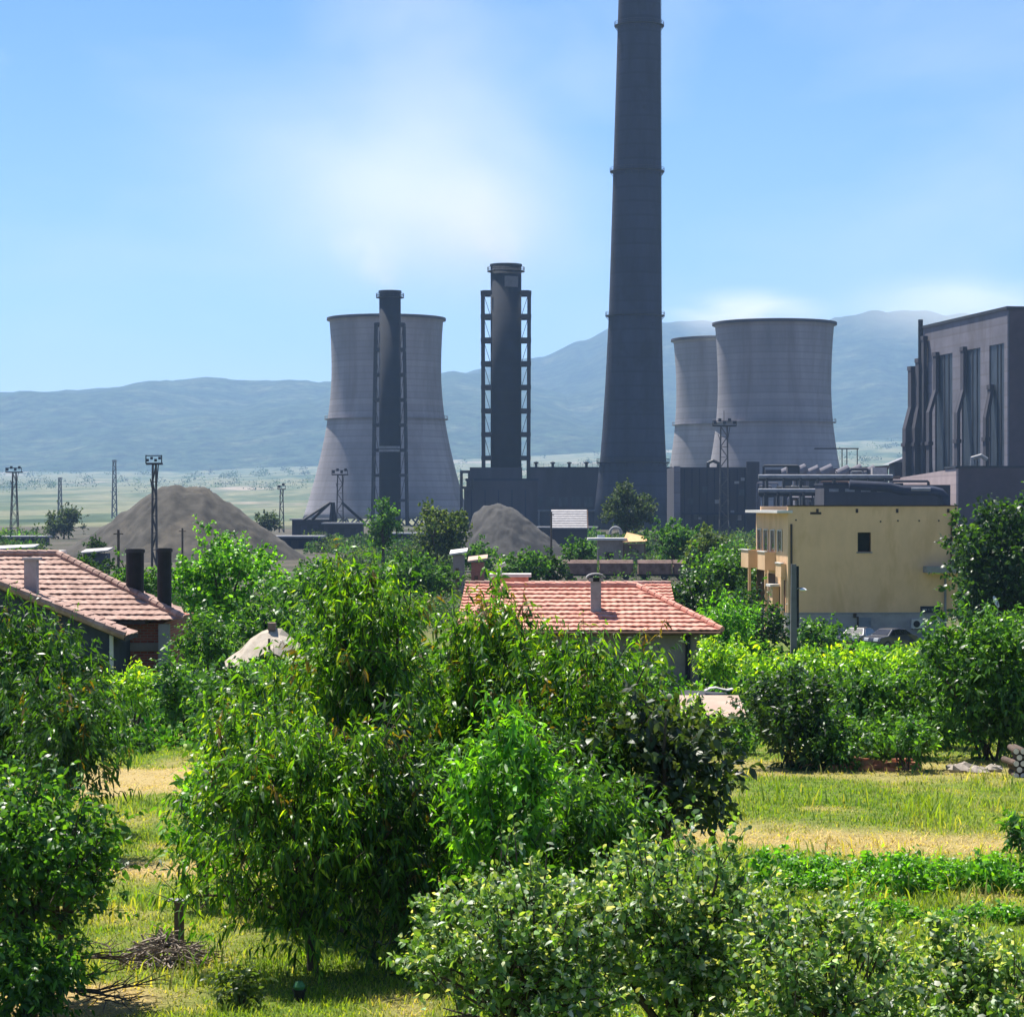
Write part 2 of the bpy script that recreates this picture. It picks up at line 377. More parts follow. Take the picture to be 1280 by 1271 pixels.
def tree(name, label, cat, px, D, ptop, pbot, hw, kind, col, seed, lp=16., pxbase=None, depth=1., group=None, redtips=None, limbs=9,
         stems=None, twigs=False, tr=None, cov=None, K=None):
    """crown spans ptop..pbot (photo rows), px +- hw at distance D; lp = leaf length in photo pixels"""
    rng = np.random.default_rng(seed); s = F / D
    k = dict(KIND[kind])
    if cov: k['cov'] = cov
    if K: k['K'] = K
    X = PX(px, D); zt, zb = PZ(ptop, D), PZ(pbot, D)
    bx = PX(pxbase if pxbase is not None else px, D); base = Vector((bx, D, g(bx, D)))
    cen = np.array([X - base.x, 0, (zt + zb) / 2 - base.z])
    rad = np.array([hw / s, hw / s * depth, max((zt - zb) / 2, .1)])
    L = lp / s
    v, t, cl, cc, tw = crown_geo(rng, cen, rad, k, L, col, redtips)
    v[:, 2] = np.maximum(v[:, 2], .02)
    th = thing(name, label, cat, base, 0, group)
    np_mesh('crown' if 'tree' in name else 'foliage', v, t, cl, k['mat'], th)
    m = MB(); H = zt - base.z
    r0 = tr or max(.035, min(.16, H * .022)) * (1 if D < 60 else 1.3)
    if stems:
        for q in range(stems):
            a = rng.random() * 6.28; tgt = cc[rng.integers(len(cc))]
            b0 = Vector((math.cos(a) * .12 * rad[0], math.sin(a) * .12 * rad[1], -.05))
            m.tube([b0, Vector(tgt) * .5 + Vector((0, 0, .1)), Vector(tgt)], [r0 * .5, r0 * .35, r0 * .15], 5)
        m.build('stems', 'bark', th)
    else:
        fork = Vector((cen[0] * .35, 0, max(.25 * H, min(cen[2] - rad[2] * .7, .45 * H))))
        m.tube([(0, 0, -.15), (fork.x * .3, .02, fork.z * .5), fork], [r0 * 1.25, r0, r0 * .85], 8)
        order = rng.permutation(len(cc))[:limbs]
        for q in order:
            tgt = Vector(cc[q]); mid = fork.lerp(tgt, .5) + Vector(rng.normal(size=3) * .06 * rad[0]) + Vector((0, 0, .05 * H))
            m.tube([fork - Vector((0, 0, .1)), mid, tgt], [r0 * .6, r0 * .38, r0 * .12], 6)
        if twigs:
            tb, td, tl = tw
            for q in range(0, len(tb), 3):
                m.tube([Vector(tb[q]) - Vector(td[q]) * tl[q] * .3, Vector(tb[q]) + Vector(td[q]) * tl[q] * .75], [.008, .003], 3, False)
        m.build('trunk', 'bark', th)
    return th

# ------------------------------------------------------------------ camera, light, sky
cam = bpy.data.cameras.new('camera'); co = bpy.data.objects.new('camera', cam); C.objects.link(co); S.camera = co
cam.sensor_fit = 'HORIZONTAL'; cam.sensor_width = 36; cam.lens = 36 * F / 1280
cam.clip_start = .5; cam.clip_end = 30000
co.location = (0, 0, CAMZ); co.rotation_euler = (R(90), 0, 0); cam.shift_y = -(635.5 - HY) / 1280.0
SUN_AZ, SUN_EL = R(-35), R(63)     # azimuth from +Y towards +X
sd = Vector((math.sin(SUN_AZ) * math.cos(SUN_EL), math.cos(SUN_AZ) * math.cos(SUN_EL), math.sin(SUN_EL)))
sl = bpy.data.lights.new('sun', 'SUN'); sl.energy = 5.0; sl.angle = R(.5); sl.color = (1, .95, .86)
so = bpy.data.objects.new('sun', sl); C.objects.link(so); so.rotation_euler = sd.to_track_quat('Z', 'Y').to_euler()
W = bpy.data.worlds.new('World'); S.world = W; W.use_nodes = True
nt = W.node_tree; nt.nodes.clear()
wo = N(nt, 'ShaderNodeOutputWorld'); bg = N(nt, 'ShaderNodeBackground')
sky = N(nt, 'ShaderNodeTexSky', sky_type='NISHITA'); sky.sun_disc = False; sky.sun_elevation = SUN_EL; sky.sun_rotation = SUN_AZ
sky.altitude = 1500; sky.air_density = .9; sky.dust_density = .15; sky.ozone_density = 3.0
hsv = N(nt, 'ShaderNodeHueSaturation'); hsv.inputs['Saturation'].default_value = 1.3
nt.links.new(mixc(nt, 1., sky.outputs[0], (1.02, .955, 1.0), 'MULTIPLY'), hsv.inputs['Color'])
# thin high veil of cloud, soft and broken, in the sky itself
tc = N(nt, 'ShaderNodeTexCoord'); mp = N(nt, 'ShaderNodeMapping'); mp.inputs['Scale'].default_value = (1, 1, 2.2)
nt.links.new(tc.outputs['Generated'], mp.inputs[0])
n1 = N(nt, 'ShaderNodeTexNoise'); n1.inputs['Scale'].default_value = 7.; n1.inputs['Detail'].default_value = 7; n1.inputs['Roughness'].default_value = .5; n1.inputs['Distortion'].default_value = .4
nt.links.new(mp.outputs[0], n1.inputs['Vector'])
rp = ramp(nt, [(.42, (0, 0, 0)), (.80, (.42, .42, .42))]); nt.links.new(n1.outputs[0], rp.inputs[0])
veil = mixc(nt, rp.outputs[0], hsv.outputs[0], (6.6, 6.8, 7.2))
nt.links.new(veil, bg.inputs[0]); bg.inputs[1].default_value = .072
nt.links.new(bg.outputs[0], wo.inputs[0])
S.view_settings.view_transform = 'Standard'; S.view_settings.look = 'None'; S.view_settings.exposure = 1.12; S.view_settings.gamma = 1
S.render.engine = 'CYCLES'
cy = S.cycles
cy.max_bounces = 7; cy.diffuse_bounces = 2; cy.glossy_bounces = 2; cy.transmission_bounces = 4; cy.volume_bounces = 4; cy.transparent_max_bounces = 8
cy.use_denoising = True; cy.sample_clamp_indirect = 6; cy.caustics_reflective = False; cy.caustics_refractive = False
try: cy.denoiser = 'OPENIMAGEDENOISE'; cy.denoising_prefilter = 'ACCURATE'
except Exception: pass

# ------------------------------------------------------------------ haze
m, nt, out = newmat('valley_haze')
pv = N(nt, 'ShaderNodeVolumePrincipled'); pv.inputs['Color'].default_value = (.42, .65, 1.0, 1); pv.inputs['Density'].default_value = 8.5e-5
nt.links.new(pv.outputs[0], out.inputs['Volume']); MAT['haze'] = m
try: m.cycles.homogeneous_volume = True
except Exception: pass
hz = tag(MB().box(-9000, 9000, -80, 17500, -14, 1150).build('haze', 'haze'), kind='stuff')

# ------------------------------------------------------------------ ground (one sheet to the hills)
def dryness(x, y):
    """0 = green grass, 1 = straw / bare; world coordinates"""
    x = np.asarray(x, float); y = np.asarray(y, float)
    w = (fbm(x * .35, y * .18, 3) - .5)
    yy = y + w * 5
    def band(a, b, s=.9): return 1 / (1 + np.exp(-(yy - a) / s * 2)) * (1 / (1 + np.exp((yy - b) / s * 2)))
    right = np.maximum(band(37.4, 41.2) * .85, band(52, 57) * .6)
    left = np.maximum(band(33.4, 36.6) * 1., band(47.0, 55) * .95)
    f = 1 / (1 + np.exp(-(x + .5) * 1.5))
    d = left * (1 - f) + right * f
    d = np.maximum(d, (fbm(x * .9, y * .5, 11) - .52) * 1.6)
    # bare pink soil bottom left
    r = np.hypot((x + 4.45) / 1.0, (y - 24.0) / 1.1); d = np.maximum(d, 1.25 * np.exp(-r ** 4))
    return np.clip(d + (fbm(x * 3, y * 2, 5) - .5) * .35, 0, 1.2)
ys = np.concatenate([np.linspace(-60, 15, 12), np.arange(15.3, 62, .22), 62 * (16500 / 62.) ** np.linspace(0, 1, 190)[0:]])
ts = np.concatenate([np.linspace(-1, -.27, 14), np.linspace(-.262, .262, 150), np.linspace(.27, 1, 14)])
YY, TT = np.meshgrid(ys, ts, indexing='ij')
hwid = np.clip(np.abs(YY) * 1.0 + 22, 0, 8000); XX = TT * hwid
ZZ = gz(XX, YY) + np.where(YY < 150, (fbm(XX * .5, YY * .4, 9) - .5) * .16, 0) + np.where(YY > 1500, (fbm(XX * .004, YY * .002, 21) - .5) * 14 * np.clip((YY - 1500) / 1500, 0, 1), 0)
gv = np.stack([XX, YY, ZZ], -1).reshape(-1, 3)
ny, nx = YY.shape
ii, jj = np.meshgrid(np.arange(ny - 1), np.arange(nx - 1), indexing='ij'); a = (ii * nx + jj).ravel()
tri = np.concatenate([np.stack([a, a + 1, a + nx + 1], 1), np.stack([a, a + nx + 1, a + nx], 1)])
m, nt, out = newmat('garden_soil_and_fields')
at = N(nt, 'ShaderNodeAttribute', attribute_name='leafcol'); sep = N(nt, 'ShaderNodeSeparateColor'); nt.links.new(at.outputs['Color'], sep.inputs[0])
nn = noise(nt, 3.5, 8, .7); nf = noise(nt, 30, 6, .7)
gr = ramp(nt, [(.3, (.040, .085, .012)), (.5, (.10, .16, .022)), (.72, (.22, .25, .05))]); nt.links.new(nn.outputs[0], gr.inputs[0])
dr = ramp(nt, [(.28, (.24, .175, .075)), (.5, (.40, .30, .13)), (.72, (.54, .44, .22))]); nt.links.new(nf.outputs[0], dr.inputs[0])
near = mixc(nt, sep.outputs[0], gr.outputs[0], dr.outputs[0])
n3 = noise(nt, .0045, 5, .55, (1, .25, 1), dist=.4); n4 = noise(nt, .06, 7, .7)
fr = ramp(nt, [(.36, (.030, .055, .030)), (.43, (.085, .115, .060)), (.50, (.19, .185, .11)), (.57, (.08, .11, .058)), (.66, (.30, .25, .19))]); nt.links.new(n3.outputs[0], fr.inputs[0])
fr2 = ramp(nt, [(.35, (.6, .6, .6)), (.65, (1.2, 1.2, 1.2))]); nt.links.new(n4.outputs[0], fr2.inputs[0])
far = mixc(nt, 1., fr.outputs[0], fr2.outputs[0], 'MULTIPLY')
yard = ramp(nt, [(.35, (.045, .05, .03)), (.55, (.085, .075, .06)), (.7, (.13, .11, .085))]); nt.links.new(n4.outputs[0], yard.inputs[0])
far = mixc(nt, sep.outputs[2], yard.outputs[0], far)
colr = mixc(nt, sep.outputs[1], near, far)
b = N(nt, 'ShaderNodeBsdfPrincipled'); b.inputs['Roughness'].default_value = .95; b.inputs['Specular IOR Level'].default_value = .1
nt.links.new(colr, b.inputs['Base Color'])
bm_ = N(nt, 'ShaderNodeBump'); bm_.inputs['Strength'].default_value = .7; bm_.inputs['Distance'].default_value = .06
nt.links.new(nf.outputs[0], bm_.inputs['Height']); nt.links.new(bm_.outputs[0], b.inputs['Normal'])
nt.links.new(b.outputs[0], out.inputs[0]); MAT['ground'] = m
gc = np.zeros((len(gv), 3)); gc[:, 0] = np.where(gv[:, 1] < 160, np.clip(dryness(gv[:, 0], gv[:, 1]), 0, 1), .3); gc[:, 1] = np.clip((gv[:, 1] - 140) / 60, 0, 1)
gc[:, 2] = np.clip((gv[:, 1] - 900 + 120 * (fbm(gv[:, 0] * .01, gv[:, 1] * .01, 71) - .5)) / 120, 0, 1)
go = np_mesh('ground', gv, tri, gc, 'ground'); tag(go, kind='structure')
go.data.polygons.foreach_set('use_smooth', np.ones(len(tri), bool))

# ------------------------------------------------------------------ hills
def hillmat(name, a, b, c):
    m, nt, out = newmat(name)
    n = noise(nt, .006, 9, .72); n2 = noise(nt, .022, 8, .8)
    r = ramp(nt, [(.35, a), (.52, b), (.68, c)]); nt.links.new(n.outputs[0], r.inputs[0])
    r2 = ramp(nt, [(.36, (.25, .25, .25)), (.62, (1.8, 1.8, 1.8))]); nt.links.new(n2.outputs[0], r2.inputs[0])
    bs = N(nt, 'ShaderNodeBsdfPrincipled'); bs.inputs['Roughness'].default_value = 1; bs.inputs['Specular IOR Level'].default_value = 0
    nt.links.new(mixc(nt, 1., r.outputs[0], r2.outputs[0], 'MULTIPLY'), bs.inputs['Base Color'])
    bp = N(nt, 'ShaderNodeBump'); bp.inputs['Strength'].default_value = 1.; bp.inputs['Distance'].default_value = 14
    nt.links.new(n2.outputs[0], bp.inputs['Height']); nt.links.new(bp.outputs[0], bs.inputs['Normal'])
    nt.links.new(bs.outputs[0], out.inputs[0]); return m
MAT['hill_a'] = hillmat('forested_hill', (.022, .042, .020), (.045, .066, .032), (.10, .11, .058))
MAT['hill_b'] = hillmat('forested_mountain', (.018, .036, .020), (.040, .058, .032), (.088, .098, .055))
def hill(name, ridge, D0, D1, D2, mat, seed, x0, x1, spur):
    px = np.linspace(x0, x1, 260); rp_ = np.interp(px, [p for p, _ in ridge], [q for _, q in ridge])
    rp_ = rp_ + (fbm(px * .03, px * 0, seed, 5) - .5) * 9
    q = np.linspace(0, 1.35, 46)
    PXX, QQ = np.meshgrid(px, q, indexing='ij')
    D = np.where(QQ <= 1, D0 + (D1 - D0) * QQ, D1 + (D2 - D1) * (QQ - 1) / .35)
    X = (PXX - CX) / F * D
    zr = CAMZ + (HY - rp_[:, None]) / F * D1
    zb = gz(X, D) * np.clip(1 - QQ * .2, 0, 1) - 12
    sp = (fbm(X * .0022, D * .0009, seed + 5, 4) - .5) * spur * np.sin(np.clip(QQ, 0, 1) * math.pi)
    prof = np.where(QQ <= 1, np.sin(np.clip(QQ, 0, 1) * math.pi / 2) ** 1.15, np.cos((QQ - 1) / .35 * math.pi / 2))
    Z = zb + (zr - zb) * prof + sp
    v = np.stack([X, D, Z], -1).reshape(-1, 3); n_, m_ = X.shape
    i, j = np.meshgrid(np.arange(n_ - 1), np.arange(m_ - 1), indexing='ij'); a = (i * m_ + j).ravel()
    t = np.concatenate([np.stack([a, a + m_, a + m_ + 1], 1), np.stack([a, a + m_ + 1, a + 1], 1)])
    o = np_mesh(name, v, t, np.ones((len(v), 3)), mat); tag(o, kind='structure')
    o.data.polygons.foreach_set('use_smooth', np.ones(len(t), bool)); return o
hill('hills', [(-900, 520), (-300, 508), (0, 502), (60, 500), (120, 492), (180, 484), (250, 478), (310, 482), (400, 486), (480, 478), (560, 468), (610, 472), (680, 490), (760, 520), (860, 548), (1000, 600)],
     6200, 9200, 10800, 'hill_a', 4, -900, 1000, 150)
hill('mountain', [(380, 545), (480, 515), (560, 492), (620, 478), (680, 463), (720, 449), (770, 431), (830, 417), (900, 423), (960, 429), (1040, 419), (1090, 411), (1130, 412), (1160, 410), (1250, 422), (1400, 428), (1800, 470), (2100, 500)],
     6300, 11800, 13800, 'hill_b', 8, 380, 2100, 210)

# ------------------------------------------------------------------ smoke and steam
def plume(name, label_kind, c, rad, dens, col, seed, scale, rot=(0, 0, 0)):
    bpy.ops.mesh.primitive_ico_sphere_add(subdivisions=3, radius=1, location=c, rotation=rot)
    o = bpy.context.object; o.name = name; o.data.name = name; o.scale = rad
    m, nt, out = newmat(name + '_vapour')
    tc = N(nt, 'ShaderNodeTexCoord'); ln = N(nt, 'ShaderNodeVectorMath', operation='LENGTH'); nt.links.new(tc.outputs['Object'], ln.inputs[0])
    fall = N(nt, 'ShaderNodeMapRange', interpolation_type='SMOOTHERSTEP'); fall.inputs[1].default_value = 1.; fall.inputs[2].default_value = .05
    nt.links.new(ln.outputs['Value'], fall.inputs[0])
    mp = N(nt, 'ShaderNodeMapping'); mp.inputs['Location'].default_value = (seed * 3.1, seed * 1.7, 0); nt.links.new(tc.outputs['Object'], mp.inputs[0])
    n = N(nt, 'ShaderNodeTexNoise'); n.inputs['Scale'].default_value = scale; n.inputs['Detail'].default_value = 5; n.inputs['Distortion'].default_value = .6
    nt.links.new(mp.outputs[0], n.inputs['Vector'])
    r = N(nt, 'ShaderNodeMapRange'); r.inputs[1].default_value = .30; r.inputs[2].default_value = .70; nt.links.new(n.outputs[0], r.inputs[0])
    a = N(nt, 'ShaderNodeMath', operation='MULTIPLY'); nt.links.new(fall.outputs[0], a.inputs[0]); nt.links.new(r.outputs[0], a.inputs[1])
    b = N(nt, 'ShaderNodeMath', operation='MULTIPLY'); nt.links.new(a.outputs[0], b.inputs[0]); b.inputs[1].default_value = dens
    pv = N(nt, 'ShaderNodeVolumePrincipled'); pv.inputs['Color'].default_value = (*col, 1)
    nt.links.new(b.outputs[0], pv.inputs['Density']); nt.links.new(pv.outputs[0], out.inputs['Volume'])
    o.data.materials.append(m); tag(o, kind='stuff'); return o
W_ = (.999, .985, .96)
plume('smoke', '', P(540, 222, 905), (104, 85, 58), .0125, W_, 1, 1.1, (0, R(14), 0))
for px_, py_, D_, r_, d_ in ((631, 323, 800, 6.5, .07), (620, 303, 803, 11, .038), (600, 276, 812, 21, .018), (486, 357, 831, 5, .06), (476, 340, 834, 9, .045), (460, 312, 842, 17, .03)):
    plume('smoke', '', P(px_, py_, D_), (r_ * 1.25, r_, r_), d_, W_, px_, 1.3, (0, R(30), 0))
plume('smoke', '', P(430, 245, 1350), (205, 80, 95), .0042, W_, 11, 1.2, (0, R(12), 0))
plume('steam', '', P(935, 392, 985), (46, 30, 14), .05, (.995, .995, .99), 4, 1.5)
plume('steam', '', P(1190, 385, 1250), (90, 40, 26), .02, (.995, .995, .99), 5, 1.5)
plume('smoke', '', P(500, 30, 1000), (62, 60, 60), .007, W_, 6, 1.5, (0, R(-20), 0))

# ------------------------------------------------------------------ power plant
def cooling_tower(label, px, D, ptop, rtop, thr_y, rthr, ring_y, ybase, rbase, ring=True):
    s = F / D; X = PX(px, D)
    th = thing('cooling_tower', label, 'cooling tower', (X, D, 0), 0, 'concrete cooling towers')
    H = PZ(ptop, D); zt = PZ(thr_y, D); rt, r0, rb = rtop / s, rthr / s, rbase / s
    zl = 3.0
    prof = []
    for i in range(41):
        z = zl + (H - zl) * i / 40
        if z < zt: c = (zt - zl) / math.sqrt((rb / r0) ** 2 - 1); 
        else: c = (H - zt) / math.sqrt(max((rt / r0) ** 2 - 1, 1e-3))
        prof.append((r0 * math.sqrt(1 + ((z - zt) / c) ** 2), z))
    inner = [(r - .6, z) for r, z in reversed(prof)]
    MB().lathe(prof + [(rt + .9, H), (rt + .9, H + .9), (rt - .6, H + .9)] + inner, 96, closed=True).build('shell', 'concrete_ct', th, smooth=False)
    for p in th.children[0].data.polygons: p.use_smooth = True
    MB().lathe([(rt + .92, H - .1), (rt + 1.15, H), (rt + 1.15, H + 1.0), (rt + .92, H + 1.1)], 96, closed=True).build('rim', 'plant_wall', th)
    if ring:
        zr = PZ(ring_y, D); rr = np.interp(zr, [z for _, z in prof], [r for r, _ in prof])
        mb = MB().lathe([(rr - .2, zr - .25), (rr + 1.3, zr - .25), (rr + 1.3, zr), (rr - .2, zr)], 96, closed=True)
        for k in range(64):
            a = k * math.pi / 32
            mb.tube([((rr + 1.2) * math.cos(a), (rr + 1.2) * math.sin(a), zr), ((rr + 1.2) * math.cos(a), (rr + 1.2) * math.sin(a), zr + 1.2)], .06, 4)
        mb.lathe([(rr + 1.14, zr + 1.1), (rr + 1.26, zr + 1.1), (rr + 1.26, zr + 1.22), (rr + 1.14, zr + 1.22)], 96, closed=True)
        mb.build('walkway', 'concrete_ct', th)
    mb = MB()
    for k in range(36):
        a = 2 * math.pi * k / 36; b = a + math.pi / 36; c = a - math.pi / 36
        for e in (b, c): mb.tube([((rb + 1.5) * math.cos(a), (rb + 1.5) * math.sin(a), -.5), ((rb - .3) * math.cos(e), (rb - .3) * math.sin(e), zl + .3)], .4, 5)
    mb.build('support_struts', 'concrete_dark', th)
    return th
cooling_tower('pale concrete cooling tower standing alone behind the slim scaffolded chimney', 483, 1000, 401, 71, 462, 68.5, 524, 652, 104)
cooling_tower('broad concrete cooling tower in front of its half hidden twin, steam at its rim', 968, 950, 407, 74, 482, 70.5, 528, 650, 96)
cooling_tower('smaller concrete cooling tower half hidden between tall chimney and another tower', 912, 1080, 427, 70, 490, 66.5, 531, 645, 88)

def ladder(mb, fn, z0, z1, n):
    pass
# tall chimney
D = 850; s = F / D
th = thing('tall_chimney', 'very tall tapering dark concrete chimney running out of the top of the photo', 'chimney', (PX(790, D), D, 0))
lean = (9.5 / s) / PZ(0, D)
pf = [(655, 50), (620, 45.5), (578, 41.5), (540, 39), (480, 36), (395, 33), (300, 31.3), (215, 30), (100, 28), (33, 27), (-20, 26.2), (-60, 25.5)]
prof = [(w / s, PZ(y, D)) for y, w in pf]; prof[0] = (prof[0][0], -1)
top = prof[-1]
MB().lathe(prof + [(top[0] - 1.0, top[1]), (top[0] - 1.2, top[1] - 8)], 64, lean=(lean, 0)).build('shaft', 'concrete_dark', th, smooth=True)
for y, w in ((578, 41.5), (395, 33), (215, 30), (33, 27)):
    z = PZ(y, D); r = w / s; cx = lean * z; mb = MB()
    mb.lathe([(r - .1, z - .35), (r + .5, z - .35), (r + 1.2, z - .05), (r + 1.2, z + .12), (r - .1, z + .12)], 48, (cx, 0), closed=True)
    for q in (.6, 1.2): mb.lathe([(r + 1.08, z + q), (r + 1.2, z + q), (r + 1.2, z + q + .1), (r + 1.08, z + q + .1)], 48, (cx, 0), closed=True)
    for k in range(24):
        a = k * math.pi / 12; p = (cx + (r + 1.14) * math.cos(a), (r + 1.14) * math.sin(a))
        mb.tube([(*p, z), (*p, z + 1.3)], .06, 4)
        mb.tube([(cx + r * math.cos(a), r * math.sin(a), z - 1.6), (*p, z - .1)], .09, 4)
    mb.build('gallery', 'steel_dark', th)
for a in (-90 - 62, -90 + 70):      # caged ladders up the shaft
    mb = MB(); a = R(a)
    for dx in (-.35, .35):
        mb.tube([(lean * z + (r + .35) * math.cos(a) - math.sin(a) * dx, (r + .35) * math.sin(a) + math.cos(a) * dx, z) for r, z in prof[1:]], .07, 4)
    for k in range(110):
        z = prof[1][1] + (prof[-1][1] - prof[1][1]) * k / 110; r = np.interp(z, [q[1] for q in prof], [q[0] for q in prof]) + .5
        mb.tube([(lean * z + r * math.cos(a) - math.sin(a) * .4, r * math.sin(a) + math.cos(a) * .4, z), (lean * z + r * math.cos(a) + math.sin(a) * .4, r * math.sin(a) - math.cos(a) * .4, z)], .07, 4)
    mb.build('ladder', 'steel_dark', th)

def framed_chimney(label, px, D, ptop, w, pbase, ftop, fw0, fw1, nbay, name, thick, top_patch, side_braces, fd):
    s = F / D; th = thing(name, label, 'chimney', (PX(px, D), D, 0), 0, 'chimneys in a steel frame')
    H = PZ(ptop, D); zb = max(PZ(pbase, D), 0) - .5; r = w / 2 / s
    MB().lathe([(r * 1.0, zb), (r * 1.0, H - 3.2), (r, H - 3.2), (r, H), (r - .5, H), (r - .5, H - 6)], 40).build('shaft', 'chimney_black', th, smooth=False)
    for p in th.children[0].data.polygons: p.use_smooth = True
    mb = MB(); mb.lathe([(r + .02, H - 2.4), (r + 1.1, H - 2.4), (r + 1.1, H - 2.2), (r + .02, H - 2.2)], 40, closed=True)
    for q in (-1.6, -1.0): mb.lathe([(r + 1.0, H + q), (r + 1.12, H + q), (r + 1.12, H + q + .14), (r + 1.0, H + q + .14)], 40, closed=True)
    mb.lathe([(r + .01, H - .5), (r + .25, H - .5), (r + .25, H + .1), (r + .01, H + .1)], 40, closed=True)
    for k in range(20):
        a = k * math.pi / 10; mb.tube([((r + 1.06) * math.cos(a), (r + 1.06) * math.sin(a), H - 2.3), ((r + 1.06) * math.cos(a), (r + 1.06) * math.sin(a), H - .9)], .08, 4)
    mb.build('top_gallery', 'steel_dark', th)
    if top_patch:
        mb = MB(); vs = []; z0, z1 = H - 7.8, H - 4.2
        for k in range(9):
            a = R(-95 + k * 7); vs += [((r + .04) * math.cos(a), (r + .04) * math.sin(a), z0), ((r + .04) * math.cos(a), (r + .04) * math.sin(a), z1)]
        mb.add(vs, [(2 * k, 2 * k + 2, 2 * k + 3, 2 * k + 1) for k in range(8)]); mb.build('repair_patch', 'chimney_patch', th)
    zt = PZ(ftop, D); a0, a1 = fw0 / s, fw1 / s     # half widths at top and bottom
    hw = lambda z: a1 + (a0 - a1) * (z - zb) / (zt - zb)
    t = thick / 2 / s
    for sx in (-1, 1):
        for sy in (-1, 1):
            h1, h0 = hw(zt), hw(zb); d1, d0 = h1 * fd, h0 * fd
            MB().hexa([(sx * h0 + u * t, sy * d0 + v * t, zb) for u, v in ((-1, -1), (1, -1), (1, 1), (-1, 1))],
                      [(sx * h1 + u * t, sy * d1 + v * t, zt) for u, v in ((-1, -1), (1, -1), (1, 1), (-1, 1))]).build('frame_column', 'steel_dark', th)
    for k in range(nbay):
        z = zt - (zt - zb) * k / nbay - .02; h = hw(z); d = h * fd; b = t * 1.15; z2 = z - (zt - zb) / nbay
        for sx in (-1, 1):
            mb = MB(); lo, hi = sorted((sx * h, sx * r * .9))
            for sy in (-1, 1): mb.box(lo, hi, sy * d - b, sy * d + b, z - b, z + b)
            mb.box(sx * h - b, sx * h + b, -d, d, z - b * .9, z + b * .9)
            mb.build('frame_ring', 'steel_dark', th)
            if side_braces and k < nbay - 1:
                mb = MB(); mb.tube([(sx * h, -d, z), (sx * h, d, z2)], .16, 4); mb.tube([(sx * h, d, z), (sx * h, -d, z2)], .16, 4)
                mb.tube([(sx * h * .98, -d, z), (sx * r, -d, z2)], .12, 4)
                mb.build('brace', 'steel_dark', th)
    return th
t = framed_chimney('thick black chimney inside an open steel frame on a concrete block', 632.5, 800, 331, 38.5, 600, 367, 29, 28, 8, 'framed_chimney', 4.6, True, True, .55)
t = framed_chimney('slimmer dark chimney with narrow scaffold in front of the left cooling tower', 487.5, 830, 364, 27, 655, 406, 17.5, 21.5, 8, 'framed_chimney', 3.0, False, True, .8)
s = F / 830; mb = MB()
for yy in (558, 562): mb.box(-13 / s, 13 / s, -5.5, -4.4, PZ(yy + 3, 830), PZ(yy, 830))
mb.build('platform', 'steel_grey', t)

def block(name, label, cat, px0, px1, D, ptop, depth, mat, zb=-.5, rz=0, group=None):
    X0, X1 = PX(px0, D), PX(px1, D); th = thing(name, label, cat, ((X0 + X1) / 2, D, 0), rz, group)
    h = PZ(ptop, D); w = (X1 - X0) / 2
    MB().box(-w, w, 0, depth, zb, h).build('wall', mat, th)
    return th, w, h
th, w, h = block('filter_building', 'low dark concrete block carrying the framed chimney, behind the grey heap', 'building', 583, 672, 785, 601, 40, 'plant_wall')
MB().box(-w - .3, w + .3, -.3, 40.3, h, h + .8).build('roof', 'concrete_dark', th); MB().box(-w + 1, w - 5, 6, 26, h + .8, h + 4.5).build('plinth', 'plant_wall', th)
mb = MB()
for k in range(5): mb.box(-w + 1.5 + k * 4.4, -w + 1.9 + k * 4.4, -.25, .0, 0, h - 3)
mb.build('pilasters', 'concrete_dark', th)
th, w, h = block('turbine_hall', 'long flat roofed concrete hall joining framed chimney to the tall chimney', 'building', 660, 840, 868, 586, 30, 'plant_wall')
MB().box(-w - .2, w + .2, -.4, 30.2, h, h + .7).build('roof', 'concrete_dark', th)
mb = MB()
for k in range(10): mb.box(-w + 2 + k * 4.6, -w + 5.2 + k * 4.6, -.12, .1, 8, 11.5)
mb.build('window', 'strip_glass', th)
for k in range(7):
    x = -w + 3 + k * 6.1; MB().lathe([(.5, h + .7), (.5, h + 2.0), (.9, h + 2.1), (.9, h + 2.5), (.1, h + 2.8)], 12, (x, 6 + 3 * (k % 3))).build('roof_vent', 'steel_dark', th)
mb = MB(); mb.tube([(-w, -.7, 6.6), (w - 6, -.7, 6.6)], .35, 8); mb.tube([(-w + 4, -.7, 6.6), (-w + 4, -.7, 0)], .3, 8); mb.tube([(w - 9, -.7, 6.6), (w - 9, -.7, h - 1)], .3, 8); mb.build('wall_pipe', 'steel_grey', th)
mb = MB()
for k in range(30):
    x = -w + .3 + k * (2 * w - .6) / 29; mb.tube([(x, -.1, h + .7), (x, -.1, h + 1.9)], .05, 4)
for q in (1.3, 1.9): mb.tube([(-w + .3, -.1, h + q), (w - .3, -.1, h + q)], .05, 4)
mb.build('railing', 'steel_dark', th)
# pipe loop
D = 783; th = thing('duct_loop', 'square black duct loop at the corner of the filter building', 'pipe', (PX(586, D), D, 0)); s = F / D
mb = MB(); x = lambda p: PX(p, D) - PX(586, D); z = lambda p: PZ(p, D)
mb.box(x(575), x(578.5), -.5, .5, 0, z(588)); mb.box(x(578.5), x(588), -.5, .5, z(591.5), z(588)); mb.box(x(585), x(588), -.5, .5, z(609), z(591.5))
mb.box(x(578.5), x(592), -.5, .5, z(611), z(608)); mb.box(x(580), x(583), -.5, .5, 0, z(611)); mb.box(x(589), x(592), -.5, .5, z(608), z(598))
mb.build('duct', 'steel_dark', th)

